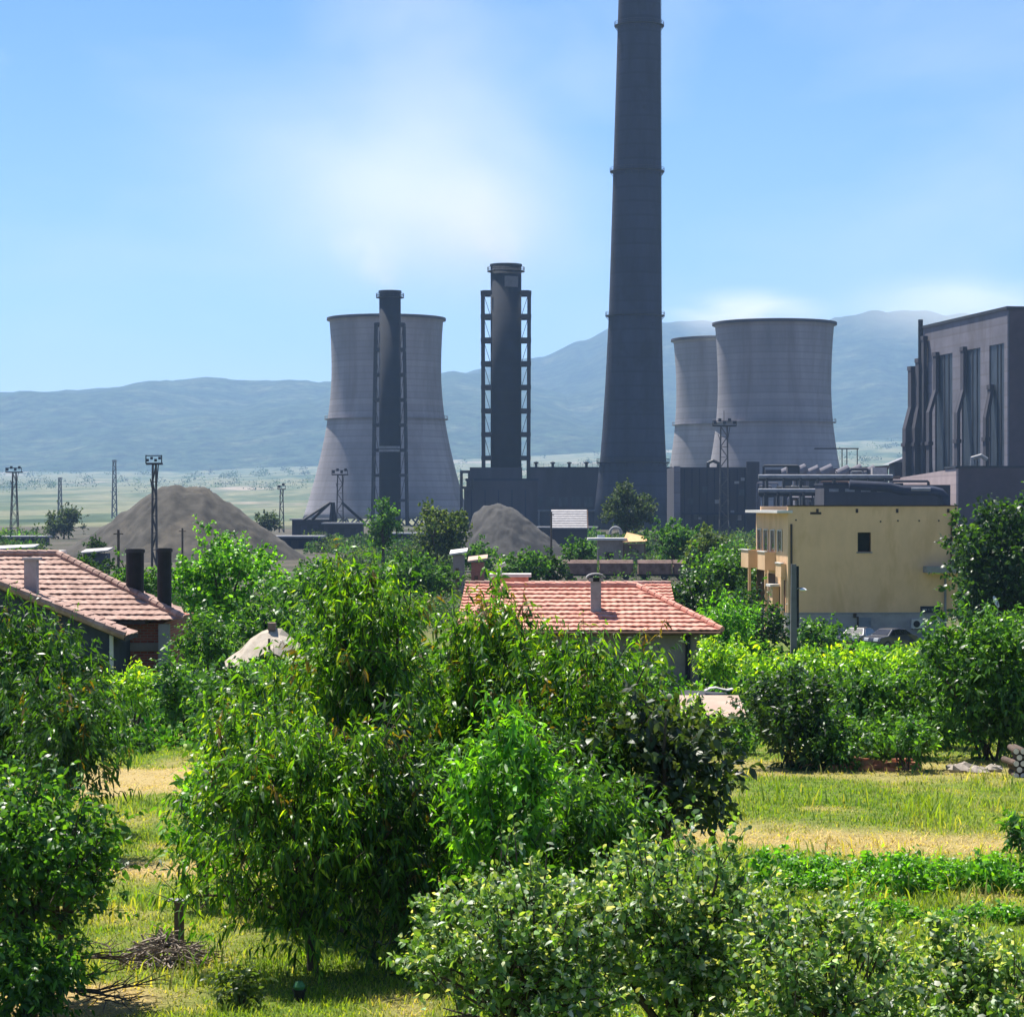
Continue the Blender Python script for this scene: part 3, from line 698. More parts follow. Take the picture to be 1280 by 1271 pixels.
th, w, h = block('pump_house', 'blotchy dark concrete block with a pale corner pillar right of the tall chimney', 'building', 842, 948, 700, 584, 30, 'plant_wall')
MB().box(-w, -w + 1.9, -.7, -.003, 0, h + .3).build('pillar', 'plant_wall_pale', th); MB().box(w - 3.6, w + .2, -.9, -.003, 0, h + 1.6).build('pillar', 'plant_wall', th)
mb = MB(); rng = random.Random(4)
for k in range(9): mb.box(-w + 3 + k * 2.2, -w + 3.25 + k * 2.2, -.3, -.003, 0, h - .5)
mb.build('ribs', 'concrete_dark', th)
for k in range(11):
    a, b = rng.uniform(-w + 3, w - 4), rng.uniform(3, h - 2); MB().box(a, a + rng.uniform(.5, 1.6), -.45, -.305, b, b + rng.uniform(.5, 2.0)).build('window', 'strip_glass' if k % 2 else 'steel_grey', th)
MB().box(-w + 2, w, -2.6, -.9, 6.0, 6.5).build('ledge', 'concrete_dark', th)
mb = MB(); mb.tube([(-w + 10 , -.2, h), (-w + 10, -.2, h + 1.2), (-w + 11.5, -.2, h + 1.9), (-w + 13, -.2, h + 1.2), (-w + 13, -.2, h)], .5, 6); mb.build('roof_pipe', 'steel_dark', th)

# boiler house on the right
n0 = Vector((PX(1262, 600), 600, 0)); th = thing('boiler_house', 'tall slab sided boiler house with ducts down its long left face', 'building', n0)
# local frame: x = along front face (to the right), y = along the receding left face
a = math.atan2(10, 67.7); th.rotation_euler = (0, 0, a)
H = PZ(383, 600); L = 68.
MB().box(0, 62, 0, L, -1, H - .8).build('wall', 'shaded_front', th)
MB().box(-.9, 62.4, -.4, L + .3, H - .8, H).build('roof', 'steel_dark', th)
MB().box(-.25, 0, .02, L, -1, H - .82).build('strip_glazing', 'strip_glass', th)
for y0, y1 in ((.0, 2.4), (13.2, 20), (34.4, 42), (56.4, L)):
    MB().box(-.55, -.26, y0 + .03, y1, -1, H - 9.01).build('wall_panel', 'plant_wall_pale', th)
MB().box(-.55, -.26, .03, L, H - 9, H - .83).build('parapet_panel', 'plant_wall_pale', th)
def duct(y, w, zt, zk, out0, out1, zb, d=1.6, mat='plant_wall'):
    mb = MB(); pts = [(-.3 - out0, zt), (-.3 - out0, zk + 3), (-.3 - out1, zk - 3), (-.3 - out1, zb)]
    for (xa, za), (xb, zb_) in zip(pts[:-1], pts[1:]):
        mb.hexa([(xb - d, y, zb_), (xb, y, zb_), (xb, y + w, zb_), (xb - d, y + w, zb_)], [(xa - d, y, za), (xa, y, za), (xa, y + w, za), (xa - d, y + w, za)])
    mb.box(-.3 - out0 - d - .15, -.3 - out0 + .15, y - .2, y + w + .2, zt - .8, zt + .3); mb.box(-.3 - out1 - d - .3, -.3 - out1 + .2, y - .3, y + w + .3, 25, 26)
    mb.build('duct', mat, th)
duct(9.6, 2.2, 39, 34, .4, 1.6, 18, .9); duct(30.5, 2.4, 50, 36, .3, 2.0, 14, .9); duct(53, 2.6, 50, 37, .3, 2.2, 14, .9)
for yy in (5.2, 7.6, 23, 26.4, 45.4, 49):
    MB().box(-.42, -.26, yy, yy + .5, -1, H - 9.2).build('mullion', 'steel_dark', th)
duct(64.5, 3., 49, 33, .3, 1.4, 10, 2.0, 'plant_wall'); duct(68.4, 3., 47, 33, 1.0, 2.6, 10, 2.2, 'plant_wall'); duct(62., 2, 55, 30, .7, .9, 10, 1.)
MB().tube([(-1.0, L - .3, H - 14), (-1.0, L - .3, H + 1.8)], .7, 8).build('flue', 'steel_dark', th)
# annex
nA = Vector((PX(1198, 545), 545, 0)); th = thing('annex_building', 'low maroon annex with a sunlit pinkish panelled side wall below the boiler house', 'building', nA)
Z1 = PZ(585, 545); Z2 = PZ(588, 640) - 2.3
MB().box(0, 58, 0, 14, -1, Z1).build('wall', 'shaded_front', th)
MB().hexa([(-.5, .05, -1), (0, .05, -1), (1.2, 92, -1), (-.4, 92, -1)], [(-.5, .05, Z1 - .1), (0, .05, Z1 - .1), (1.2, 92, Z2), (-.4, 92, Z2)]).build('side_wall', 'annex_lit_wall', th)
MB().box(-.7, 58.2, -.2, 14, Z1 + .004, Z1 + .5).build('roof', 'steel_dark', th)
MB().tube([(3, -.6, Z1 + .5), (3, -.6, Z1 + 2.2), (5, -.6, Z1 + 2.8), (6.4, -.6, Z1 + 1.9)], .55, 8).build('roof_vent', 'steel_grey', th)

# pipe racks and low plant between pump house and annex
def rack(label, px0, px1, D, rows, seed, post=8):
    th = thing('pipe_rack', label, 'pipe rack', (PX(px0, D), D, 0), 0, 'pipe racks by the plant'); L = PX(px1, D) - PX(px0, D)
    for y, r, mat in rows: MB().tube([(0, 0, PZ(y, D)), (L, 0, PZ(y, D))], r, 8).build('pipe', mat, th)
    mb = MB(); zt = PZ(rows[0][0], D)
    for k in range(post): x = L * (k + .5) / post; mb.box(x - .25, x + .25, -1.2, 1.2, 0, zt - .3); mb.box(x - .2, x + .2, -2., 2., zt - .9, zt - .55)
    mb.build('rack_posts', 'steel_dark', th); return th
rack('upper row of pale pipes on dark posts between pump house and annex', 948, 1116, 560, [(596, .55, 'steel_grey'), (599.5, .3, 'steel_dark')], 1)
rack('shorter lower row of pale pipes beside the pump house', 948, 1028, 520, [(613.5, .5, 'steel_grey'), (618, .35, 'steel_dark')], 2, 5)
th, w, h = block('switch_building', 'long dark low building with small vents seen over the ochre roof', 'building', 1030, 1188, 480, 606, 14, 'plant_wall')
mb = MB()
for k in range(5): mb.box(-w + 1 + k * 3.2, -w + 2.9 + k * 3.2, -.3, .0, h - 1.4, h - .8)
mb.build('vents', 'steel_grey', th)
MB().box(-w - .2, w * .25, -.3, 14, h, h + .35).build('roof', 'concrete_dark', th)
D = 470; th = thing('bent_pipe', 'fat grey pipe bending down at its end before the pinkish annex wall', 'pipe', (PX(1100, D), D, 0)); x = lambda p: PX(p, D) - PX(1100, D)
MB().tube([(x(1062), 0, PZ(606, D)), (x(1112), 0, PZ(609, D)), (x(1128), 0, PZ(613, D)), (x(1165), 0, PZ(613.5, D)), (x(1176), 0, PZ(616, D)), (x(1181), 0, PZ(621, D)), (x(1181), 0, 0)], .95, 10).build('pipe', 'concrete_dark', th, smooth=True)
MB().tube([(x(1138), -.9, PZ(611.5, D)), (x(1162), -.9, PZ(611.8, D))], .35, 8).build('thin_pipe', 'steel_grey', th)
rg = random.Random(21); D = 590; th = thing('pipework', 'rusty tangle of pipes and platforms before the foot of the right cooling tower', 'pipework', (PX(1060, D), D, 0)); x = lambda p: PX(p, D) - PX(1060, D)
for k in range(26):
    p0 = rg.uniform(950, 1110); p1_ = p0 + rg.uniform(12, 55); y0 = rg.uniform(578, 628); y1 = y0 + rg.choice((-8, -4, 5, 9)); dd = rg.uniform(-14, 14)
    pts = [(x(p0), dd, PZ(640, D)), (x(p0), dd, PZ(y0 + 1, D)), (x(p0 + 1), dd, PZ(y0, D)), (x(p1_ - 1), dd, PZ(y0, D)), (x(p1_), dd, PZ(y0 + 1, D)), (x(p1_), dd, PZ(max(y1, y0 + 4) + 6, D))]
    MB().tube(pts, rg.uniform(.14, .42), 7).build('pipe', rg.choice(('rust', 'steel_grey', 'steel_dark', 'plant_wall', 'plant_wall_pale')), th)
for k in range(8):
    p0 = rg.uniform(950, 1100); y0 = rg.uniform(580, 622); dd = rg.uniform(-10, 10); MB().box(x(p0), x(p0 + rg.uniform(10, 26)), dd, dd + 3, PZ(y0 + rg.uniform(3, 12), D), PZ(y0, D)).build('platform', rg.choice(('rust', 'steel_dark', 'corr', 'plant_wall')), th)
D = 640; tank0 = None
for k in range(7):
    px = 984 + k * 16.5 + (4 if k > 3 else 0); y = 597 - (k % 2) * 1.5
    if tank0 is None:
        tank0 = thing('storage_tank', '', 'tank', (0, 0, 0)); mb = MB()
        mb.tube([(-1.6, 0, .4), (1.6, 0, 1.9)], 1.5, 14); mb.tube([(-1.9, 0, .26), (-1.6, 0, .4)], 1.1, 14); mb.build('drum', 'plant_wall_pale', tank0); MB().box(-1.2, 1.2, -1., 1., -14, .2).build('stand', 'steel_dark', tank0)
        t = tank0
    else: t = copy_tree(tank0)
    t.location = (PX(px, D), D, PZ(y - 1, D)); t.rotation_euler = (0, 0, R(8 * math.sin(k * 2.1)))
    tag(t, 'tilted grey drum tank in the row above the pale pipes', 'tank', 'row of tilted drum tanks')
th, w, h = block('crusher_shed', 'rust topped shed with sloping roof behind the row of drum tanks', 'building', 1000, 1110, 660, 587, 16, 'plant_wall_pale')
MB().prism([(-w, h), (w, h), (w + .5, h + 1.2), (-w - 6, h - .8)], -.5, 16, 'y').build('roof', 'rust', th)
D = 655; th = thing('gangway', 'thin horizontal gangway on posts beside the right cooling tower foot', 'walkway', (PX(1056, D), D, 0)); x = lambda p: PX(p, D) - PX(1056, D)
mb = MB(); mb.box(x(1018), x(1073), -.6, .6, PZ(561.5, D), PZ(560, D))
for p in (1052, 1058, 1071): mb.box(x(p), x(p) + .25, -.1, .15, 10, PZ(561.5, D))
mb.build('deck', 'steel_dark', th)
th, w, h = block('conveyor_head', 'dark sloping conveyor head at the left foot of the boiler house', 'building', 1118, 1150, 690, 578, 10, 'plant_wall', rz=0)
MB().prism([(-w - 2, h - .6), (w, h + 3.2), (w, h + .01), (-w, h + .01)], -.5, 10, 'y').build('roof', 'steel_grey', th)
for (p0, p1, y, D, mat, lab) in ((365, 412, 650, 640, 'plant_wall', 'dark shed with a level roof below the floodlight mast with stays'),
                            (405, 452, 655, 600, 'plant_wall', 'low dark shed at the foot of the left cooling tower'),
                            (340, 400, 672, 480, 'concrete_dark', 'low black loading bay beside the foot of the brown heap'),
                            (0, 52, 672, 520, 'plant_wall', 'long low flat roofed shed below the leftmost floodlight mast'),
                            (470, 600, 668, 520, 'concrete_dark', 'low dark workshop behind the two bushy roadside trees'),
                            (660, 745, 660, 640, 'plant_wall', 'dark workshop at the tall chimney foot behind the corrugated shed')):
    th, w, h = block('shed', lab, 'shed', p0, p1, D, y, 9, mat)
    MB().box(-w - .6, w + .6, -.8, 9.5, h, h + .35).build('roof', 'grey_slab', th)
    mb = MB()
    for k in range(3): mb.box(-w + w * .2 + k * w * .6, -w + w * .5 + k * w * .6, -.08, .02, .2, h * .72)
    mb.box(-w + w * .2, w * .8, -.07, .01, h * .72 + .01, h * .78); mb.build('doors', 'steel_dark', th)
th, w, h = block('corrugated_shed', 'small shed with a pale ribbed sheet roof right of the grey heap', 'shed', 690, 734, 500, 660, 5, 'plant_wall')
mb = MB(); hh = PZ(637, 500)
for k in range(8):
    z0, z1 = h + (hh - h) * k / 8, h + (hh - h) * (k + 1) / 8; mb.hexa([(-w - .1, -.2 + .5 * k, z0 - .1), (w, -.2 + .5 * k, z0 - .1), (w, .3 + .5 * k, z1 - .1), (-w - .1, .3 + .5 * k, z1 - .1)],
        [(-w - .1, -.2 + .5 * k, z0 + .12), (w, -.2 + .5 * k, z0 + .12), (w, .3 + .5 * k, z1), (-w - .1, .3 + .5 * k, z1)])
mb.build('roof', 'corr', th)
MB().prism([(-.2, h), (3.9, h), (3.9, hh)], w + .01, w + .25, 'x').build('gable', 'brown_wood', th)

# heaps
def heap(label, px0, px1, pks, D, mat, seed, dep, name='slag_heap'):
    X0, X1 = PX(px0, D), PX(px1, D); th = ((X0 + X1) / 2, D)
    n, m = 110, 60; u = np.linspace(-1, 1, n); v = np.linspace(-1, 1, m); U, V = np.meshgrid(u, v, indexing='ij')
    prof = np.interp((U + 1) / 2 * (px1 - px0) + px0, [p for p, _ in pks], [PZ(q, D) for _, q in pks])
    hm = prof.max(); k = np.clip(prof - hm * 1.2 * (np.sqrt(V ** 2 + .05) - .2236), 0, None)
    X = U * (X1 - X0) / 2; Y = V * dep
    gul = (fbm(X * .35 + 40, Y * .05 + 3, seed, 4) - .5) * 1.0 + (fbm(X * .9 + 9, Y * .9, seed + 3, 5) - .5) * .75
    Z = k + gul * np.clip(k / 3, 0, 1) - .3
    vv = np.stack([X, Y, Z], -1).reshape(-1, 3); i, j = np.meshgrid(np.arange(n - 1), np.arange(m - 1), indexing='ij'); a = (i * m + j).ravel()
    t = np.concatenate([np.stack([a, a + m, a + m + 1], 1), np.stack([a, a + m + 1, a + 1], 1)])
    o = np_mesh(name, vv, t, np.ones((len(vv), 3)), mat); o.location = (th[0], th[1], 0); tag(o, label, 'heap')
    o.data.polygons.foreach_set('use_smooth', np.ones(len(t), bool)); return o
heap('big brown spoil heap with two rounded peaks left of the cooling tower', 20, 402, [(20, 706), (60, 690), (100, 675), (135, 653), (172, 626), (200, 609), (222, 604), (248, 608), (262, 610), (296, 634), (335, 662), (372, 688), (402, 706)], 390, 'coal', 2, 20)
heap('smooth grey slag heap in front of the framed chimney block', 556, 736, [(562, 700), (585, 665), (592, 640), (604, 630), (622, 628), (640, 632), (665, 650), (690, 672), (712, 688), (730, 700)], 420, 'coal_grey', 7, 12)

# floodlight masts, pylons, poles
def mast(label, px, ptop, D, w0, w1, kind, pbase=None):
    s = F / D; X = PX(px, D); th = thing('floodlight_mast', label, 'light mast', (X, D, g(X, D)), 0, 'floodlight masts')
    H = PZ(ptop, D) - g(X, D); a, b = w0 / 2 / s, w1 / 2 / s; Hp = H - 5 / s * (2 if kind != 'small' else 1)
    mb = MB(); t = max(.15, .62 / s)
    hw = lambda z: b + (a - b) * z / Hp
    for sx in (-1, 1):
        for sy in (-1, 1): mb.tube([(sx * b, sy * b, -.3), (sx * a, sy * a, Hp)], t, 4)
    n = int(H / 2.6)
    for k in range(n):
        z0, z1 = Hp * k / n, Hp * (k + 1) / n; h0, h1 = hw(z0), hw(z1); sg = 1 if k % 2 else -1
        for q in (-1, 1):
            mb.tube([(-sg * h0, q * h0, z0), (sg * h1, q * h1, z1)], t * .55, 4); mb.tube([(q * h0, -sg * h0, z0), (q * h1, sg * h1, z1)], t * .55, 4)
            mb.tube([(-h1, q * h1, z1), (h1, q * h1, z1)], t * .5, 4)
    mb.build('lattice', 'mast_steel', th)
    pw = {'wide': 15, 'mid': 10, 'small': 5}[kind] / s
    mb = MB(); mb.box(-pw, pw, -pw * .5, pw * .5, Hp, Hp + .3)
    for x in (-pw, pw): 
        mb.tube([(x * .98, -pw * .5, Hp + .2), (x * .98, -pw * .5, Hp + 1.4)], .1, 4)
    mb.tube([(-pw, -pw * .5, Hp + 1.3), (pw, -pw * .5, Hp + 1.3)], .1, 4); mb.tube([(-pw * .5, 0, Hp - 2.), (-a, 0, Hp - 4)], .1, 4); mb.tube([(pw * .5, 0, Hp), (a, 0, Hp - 4)], .1, 4)
    mb.build('platform', 'steel_dark', th)
    nl = {'wide': 5, 'mid': 4, 'small': 2}[kind]; r = min(pw / nl * .95, 1.4)
    for k in range(nl):
        x = -pw + 2 * pw * (k + .5) / nl; z = Hp + .4 + (1.3 if k % 2 else .2) * r
        MB().hexa([(x - r * .7, -pw * .5 - r, z), (x + r * .7, -pw * .5 - r, z), (x + r * .5, -pw * .5, z + r * .3), (x - r * .5, -pw * .5, z + r * .3)],
                  [(x - r * .7, -pw * .5 - r * .6, z + r * 1.4), (x + r * .7, -pw * .5 - r * .6, z + r * 1.4), (x + r * .5, -pw * .5, z + r * 1.1), (x - r * .5, -pw * .5, z + r * 1.1)]).build('floodlight', 'steel_dark', th)
    if kind == 'wide': MB().tube([(0, 0, Hp), (0, 0, Hp + 4)], .09, 4).build('rod', 'steel_dark', th)
    return th
mast('leftmost tall floodlight mast, wide open lattice legs, at the photo edge', 18, 581, 650, 4, 10, 'mid')
mast('slim rust grey floodlight mast rising in front of the brown heap', 193, 571, 345, 4, 6, 'mid')
mast('short floodlight mast just right of the brown heap', 352, 607, 760, 3, 6, 'small')
t = mast('floodlight mast with slanting stays before the left cooling tower', 425, 584, 640, 6, 9, 'mid')
mb = MB(); D = 640; Hs = PZ(628, D)
for (x, q) in ((380, 650), (391, 650), (458, 655)): mb.tube([(PX(414 if x < 400 else 428, D) - PX(425, D), -2, Hs), (PX(x, D) - PX(425, D), -2, PZ(q, D))], .4, 5)
for x in (413, 421): mb.tube([(PX(x, D) - PX(425, D), -2, 0), (PX(417, D) - PX(425, D), -2, Hs)], .6, 5)
mb.build('stays', 'steel_dark', t)
mast('broad headed floodlight mast in front of the right cooling towers', 905, 523, 610, 8, 12, 'wide')
def pylon(label, px, ptop, D, w):
    s = F / D; X = PX(px, D); th = thing('pylon', label, 'pylon', (X, D, g(X, D)), 0, 'far lattice pylons'); H = PZ(ptop, D) - g(X, D); mb = MB(); b = w / 2 / s
    for sx in (-1, 1):
        for sy in (-1, 1): mb.tube([(sx * b, sy * b, 0), (sx * b * .55, sy * b * .55, H)], .28, 4)
    n = 14
    for k in range(n):
        z0, z1 = H * k / n, H * (k + 1) / n; h0, h1 = b * (1 - .45 * k / n), b * (1 - .45 * (k + 1) / n); sg = 1 if k % 2 else -1
        for q in (-1, 1): mb.tube([(-sg * h0, q * h0, z0), (sg * h1, q * h1, z1)], .2, 4); mb.tube([(-h1, q * h1, z1), (h1, q * h1, z1)], .18, 4)
    mb.build('lattice', 'mast_steel', th)
    MB().box(-b * .9, b * .9, -b * .9, b * .9, H - 1, H).build('head', 'steel_grey', th)
pylon('taller far lattice pylon standing left of the brown heap', 143, 575, 1500, 6)
pylon('shorter far lattice pylon above the dark clump of trees', 75, 597, 1500, 5)

# train of wagons
D = 284
w0 = thing('freight_wagon', 'rusty brown freight wagon', 'wagon', (PX(726, D), D, 0))
L = 41 / 2 / (F / D); zt = PZ(700, D)
MB().box(-L, L, -1.3, 1.3, .75, zt - .35).build('body', 'rust', w0)
MB().prism([(-1.3, zt - .35), (1.3, zt - .35), (.9, zt), (-.9, zt)], -L - .05, L + .05, 'x').build('roof', 'rust', w0)
mb = MB()
for k in range(5): x = -L + .1 + k * (2 * L - .3) / 4; mb.box(x, x + .1, -1.36, -1.3, .75, zt - .4)
mb.build('ribs', 'rust', w0); MB().box(-L - .15, L + .15, -1., 1., .5, .75).build('chassis', 'steel_dark', w0)
for sx in (-1, 1):
    for sy in (-1, 1): MB().tube([(sx * L * .6, sy * .8 - .07, .36), (sx * L * .6, sy * .8 + .07, .36)], .36, 14).build('wheel', 'steel_dark', w0)
labs = ['rusty freight wagon behind the vaulted chimney cap, leftmost of four', 'rusty freight wagon over the red roof, second of four from the left', 'redder freight wagon just past the red roof end, third from the left', 'freight wagon half lost in the green trees, rightmost of four']
for i, px in enumerate((725, 770, 818, 862)):
    t = w0 if i == 0 else copy_tree(w0); t.location = (PX(px, D), D, 0); tag(t, labs[i], 'wagon', 'rusty freight wagons in one train')

# small trackside buildings
D = 330; th = thing('signal_hut', 'little grey hut under a flat white slab roof above the wagons', 'hut', (PX(764, D), D, 0)); s = F / D
MB().box(-1.8, 1.8, 0, 4, -.2, PZ(675, D)).build('wall', 'plaster_grey', th); MB().box(-3.2, 2.2, -.5, 4.4, PZ(675, D), PZ(672.5, D)).build('roof', 'white_cap', th)
MB().box(-.8, .3, -.05, .05, .9, 2.4).build('window', 'window_dark', th)
MB().box(-1.9, -.9, -.3, .5, PZ(672, D), PZ(669, D)).build('tank_foot', 'white', th)
mb = MB(); mb.tube([(.6 + .75 * math.cos(a) , 0, PZ(666, D) + .75 * math.sin(a)) for a in np.linspace(-.3, math.pi + .3, 12)], .22, 6); mb.build('vent_hoop', 'grey_slab', th)
th = thing('sheet_roof_shed', 'open shed with a bright orange sheet roof beside the white slab hut', 'shed', (PX(793, D), D, 0))
MB().hexa([(-1.7, -1, PZ(678, D)), (1.7, -1, PZ(677, D)), (1.7, 3, PZ(672, D)), (-.9, 3, PZ(666.5, D))], [(-1.7, -1, PZ(677, D)), (1.7, -1, PZ(676, D)), (1.7, 3, PZ(671, D)), (-.9, 3, PZ(665.5, D))]).build('roof', 'orange_roof', th)
for x in (-1.5, 1.4): MB().box(x - .1, x + .1, -.8, -.6, 0, PZ(678.5, D)).build('post', 'brown_wood', th)
MB().box(-1.4, 1.4, 1.6, 2.8, 0, PZ(680, D)).build('wall', 'plaster_grey', th)
for (px, py, D, w, lab, m2) in ((573, 694, 230, 7, 'small kiosk with a bright white roof edge behind the peach tree tips', 'plaster_grey'), (597, 703, 210, 8, 'small shed with pink plank top right of the white kiosk', 'brick'), (18, 687, 300, 22, 'low shed with a pale roof at the left edge behind the brick house', 'plaster_dark'), (118, 692, 260, 14, 'small dark shed with grey lean-to roof in front of the brown heap', 'plaster_dark')):
    X = PX(px, D); s = F / D; th = thing('hut', lab, 'hut', (X, D, 0)); w /= s; h = PZ(py, D)
    MB().box(-w, w, 0, 3, -.2, h).build('wall', m2, th)
    MB().hexa([(-w - .3, -.4, h + .003), (w + .3, -.4, h + .25), (w + .3, 3.3, h + .5), (-w - .3, 3.3, h + .3)], [(-w - .3, -.4, h + .15), (w + .3, -.4, h + .4), (w + .3, 3.3, h + .65), (-w - .3, 3.3, h + .45)]).build('roof', 'white_cap' if px in (573, 18) else 'slab_tan' if px == 597 else 'corr', th)
    MB().box(-w * .5, w * .1, -.05, .02, .1, h * .7).build('door', 'brown_wood', th)
for (px, y0, D, lab, w) in ((148, 662, 250, 'brown wooden pole between the brick house and the brown heap', .14), (228, 660, 330, 'grey post at the foot of the brown heap near the bright green tree', .13), (689, 640, 400, 'dark post between the grey heap and the corrugated shed', .16)):
    X = PX(px, D); th = thing('utility_pole', lab, 'pole', (X, D, 0)); h = PZ(y0, D)
    MB().tube([(0, 0, -.3), (0, 0, h)], [w * 1.2, w], 8).build('shaft', 'wood_pole', th)
    MB().box(-.5, .5, -.06, .06, h - .5, h - .38).build('crossarm', 'wood_pole', th)

# ------------------------------------------------------------------ tiled roofs
def tile_plane(mb, e0, e1, r0, r1, rows, tw=.26, step=.075, amp=.010, seed=0):
    """courses of tiles from the eave e0-e1 up to the ridge r0-r1, each course lapping the one below"""
    rg = np.random.default_rng(seed)
    e0, e1, r0, r1 = map(Vector, (e0, e1, r0, r1)); up = (e1 - e0).cross(r0 - e0).normalized()
    if up.z < 0: up = -up
    for k in range(rows):
        t0, t1 = k / rows, min(1, (k + 1.12) / rows)
        a0, a1, b0, b1 = e0.lerp(r0, t0), e1.lerp(r1, t0), e0.lerp(r0, t1), e1.lerp(r1, t1)
        wdt = (a1 - a0).length; n = max(2, int(wdt / tw)); sub = 4; m = n * sub; vs = []
        jit = rg.normal(size=n + 1) * .007
        for i in range(m + 1):
            u = i / m; ph = (i % sub) / sub; h = amp * math.cos(2 * math.pi * ph) + jit[i // sub]
            pa = a0.lerp(a1, u) + up * (step + h); pb = b0.lerp(b1, u) + up * (.004 + h * .8)
            vs += [pa - up * (step * .75), pa, pb]
        fs = []
        for i in range(m):
            q = 3 * i; fs += [(q, q + 3, q + 4, q + 1), (q + 1, q + 4, q + 5, q + 2)]
        mb.add(vs, fs)
def ridge_caps(mb, a, b, r=.1, n=None):
    a, b = Vector(a), Vector(b); L = (b - a).length; n = n or max(2, int(L / .38))
    for k in range(n):
        mb.tube([a.lerp(b, k / n) + Vector((0, 0, .03)), a.lerp(b, (k + 1.08) / n) + Vector((0, 0, .015))], [r * 1.12, r], 8)

# central house with the salmon roof
E, Rg, B = 86.0, 90.0, 94.2
ze, zr = PZ(789, E), PZ(733.5, Rg)
th = thing('red_roof_house', 'house with salmon red hip roof behind the peach trees, capped chimney in its front slope', 'house', (2.8, E + .8, g(2.8, E)))
el, er = PX(572, E), PX(903, E); rl, rr = PX(630, Rg), PX(796, Rg); bl, br_ = el - .1, er + .2
mb = MB(); tile_plane(mb, (el, E, ze), (er, E, ze), (rl, Rg, zr), (rr, Rg, zr), 11, seed=1)
tile_plane(mb, (er, E, ze), (br_, B, ze), (rr, Rg, zr), (rr, Rg, zr), 11, seed=2); tile_plane(mb, (bl, B, ze), (el, E, ze), (rl, Rg, zr), (rl, Rg, zr), 11, seed=3)
tile_plane(mb, (br_, B, ze), (bl, B, ze), (rr, Rg, zr), (rl, Rg, zr), 11, seed=4)
rf = mb.build('roof', 'tile_red', th, True)
mb = MB(); ridge_caps(mb, (rl, Rg, zr + .03), (rr, Rg, zr + .03), .13); ridge_caps(mb, (er, E, ze + .05), (rr, Rg, zr + .05)); ridge_caps(mb, (el, E, ze + .05), (rl, Rg, zr + .05))
o = mb.build('ridge_tiles', 'tile_red', rf); o.location = -th.location
mb = MB(); mb.box(el + .05, er - .05, E + .05, B - .05, ze - .14, ze - .03); mb.build('soffit', 'soffit', th, True)
mb = MB(); mb.tube([(el, E - .05, ze - .06), (er, E - .05, ze - .06)], .06, 6); mb.build('gutter', 'brown_wood', th, True)
wl, wr = PX(598, E + .8), PX(874, E + .8)
MB().box(wl, wr, E + .8, B - .8, 1.6, ze - .14).build('wall', 'plaster_grey', th, True)
dx = PX(860, E + .7); MB().tube([(dx, E + .72, ze - .1), (dx, E + .72, 1.7)], .09, 8).build('downpipe', 'black_pipe', th, True)
MB().box(PX(700, E), PX(735, E), E + .77, E + .81, ze - 1.7, ze - .6).build('window', 'window_dark', th, True)
# chimney on the front slope
cd = 87.6; c0, c1 = PX(738.5, cd), PX(751.5, cd); zt = PZ(727, cd); zb = ze + .3
ch = MB().box(c0, c1, cd, cd + .42, zb, zt).build('chimney', 'chim_grey', th, True)
mb = MB()
for x in (c0 - .06, c1 - .06): mb.box(x, x + .14, cd - .06, cd + .5, zt + .002, zt + .14)
n = 9; pts = [(.36 * math.cos(a), .17 * math.sin(a)) for a in np.linspace(0, math.pi, n)]; cxm = (c0 + c1) / 2
mb.prism([(cxm + x, zt + .14 + z) for x, z in pts] + [(cxm + x * .82, zt + .14 + z * .72) for x, z in reversed(pts)], cd - .1, cd + .55, 'y')
o = mb.build('cowl', 'chim_grey', ch); o.location = -th.location
mb = MB().box(c0 + .05, c1 - .05, cd + .02, cd + .42, zt + .002, zt + .14); o = mb.build('flue_mouth', 'black_pipe', ch); o.location = -th.location
# second roof behind
E2, R2 = 97.5, 101.5; ze2, zr2 = PZ(766, E2), PZ(729.5, R2)
th = thing('rear_house', 'second red roofed house mostly hidden behind the hip roof, with a pink parapet chimney', 'house', (2, E2 + .6, g(2, E2)))
a, b = PX(574, E2), PX(846, E2); mb = MB()
tile_plane(mb, (a, E2, ze2), (b, E2, ze2), (PX(582, R2), R2, zr2), (PX(838, R2), R2, zr2), 10, seed=6); tile_plane(mb, (b, R2 + 4, ze2), (a, R2 + 4, ze2), (PX(838, R2), R2, zr2), (PX(582, R2), R2, zr2), 10, seed=7)
mb.build('roof', 'tile_red', th, True)
mb = MB(); ridge_caps(mb, (PX(582, R2), R2, zr2), (PX(838, R2), R2, zr2)); mb.build('ridge_tiles', 'tile_old', th, True)
MB().box(a + .5, b - .5, E2 + .6, R2 + 3.4, 1.2, ze2 - .02).build('wall', 'plaster_grey', th, True)
x0, x1 = PX(615, 97), PX(661, 97); ch = MB().box(x0, x1, 99.2, 100.2, ze2 - .1, PZ(721, 99.5)).build('chimney', 'tile_red', th, True)
o = MB().box(x0 - .12, x1 + .12, 99.05, 100.35, PZ(721, 99.5) + .002, PZ(717, 99.5)).build('cap', 'white_cap', ch); o.location = -th.location
mb = MB(); mb.tube([(x0 + .3, 99.6, PZ(717, 99.5)), (x0 + .3, 99.6, PZ(717, 99.5) + .3), (x0 + .55, 99.6, PZ(717, 99.5) + .42)], .09, 6); o = mb.build('flue', 'chim_grey', ch); o.location = -th.location

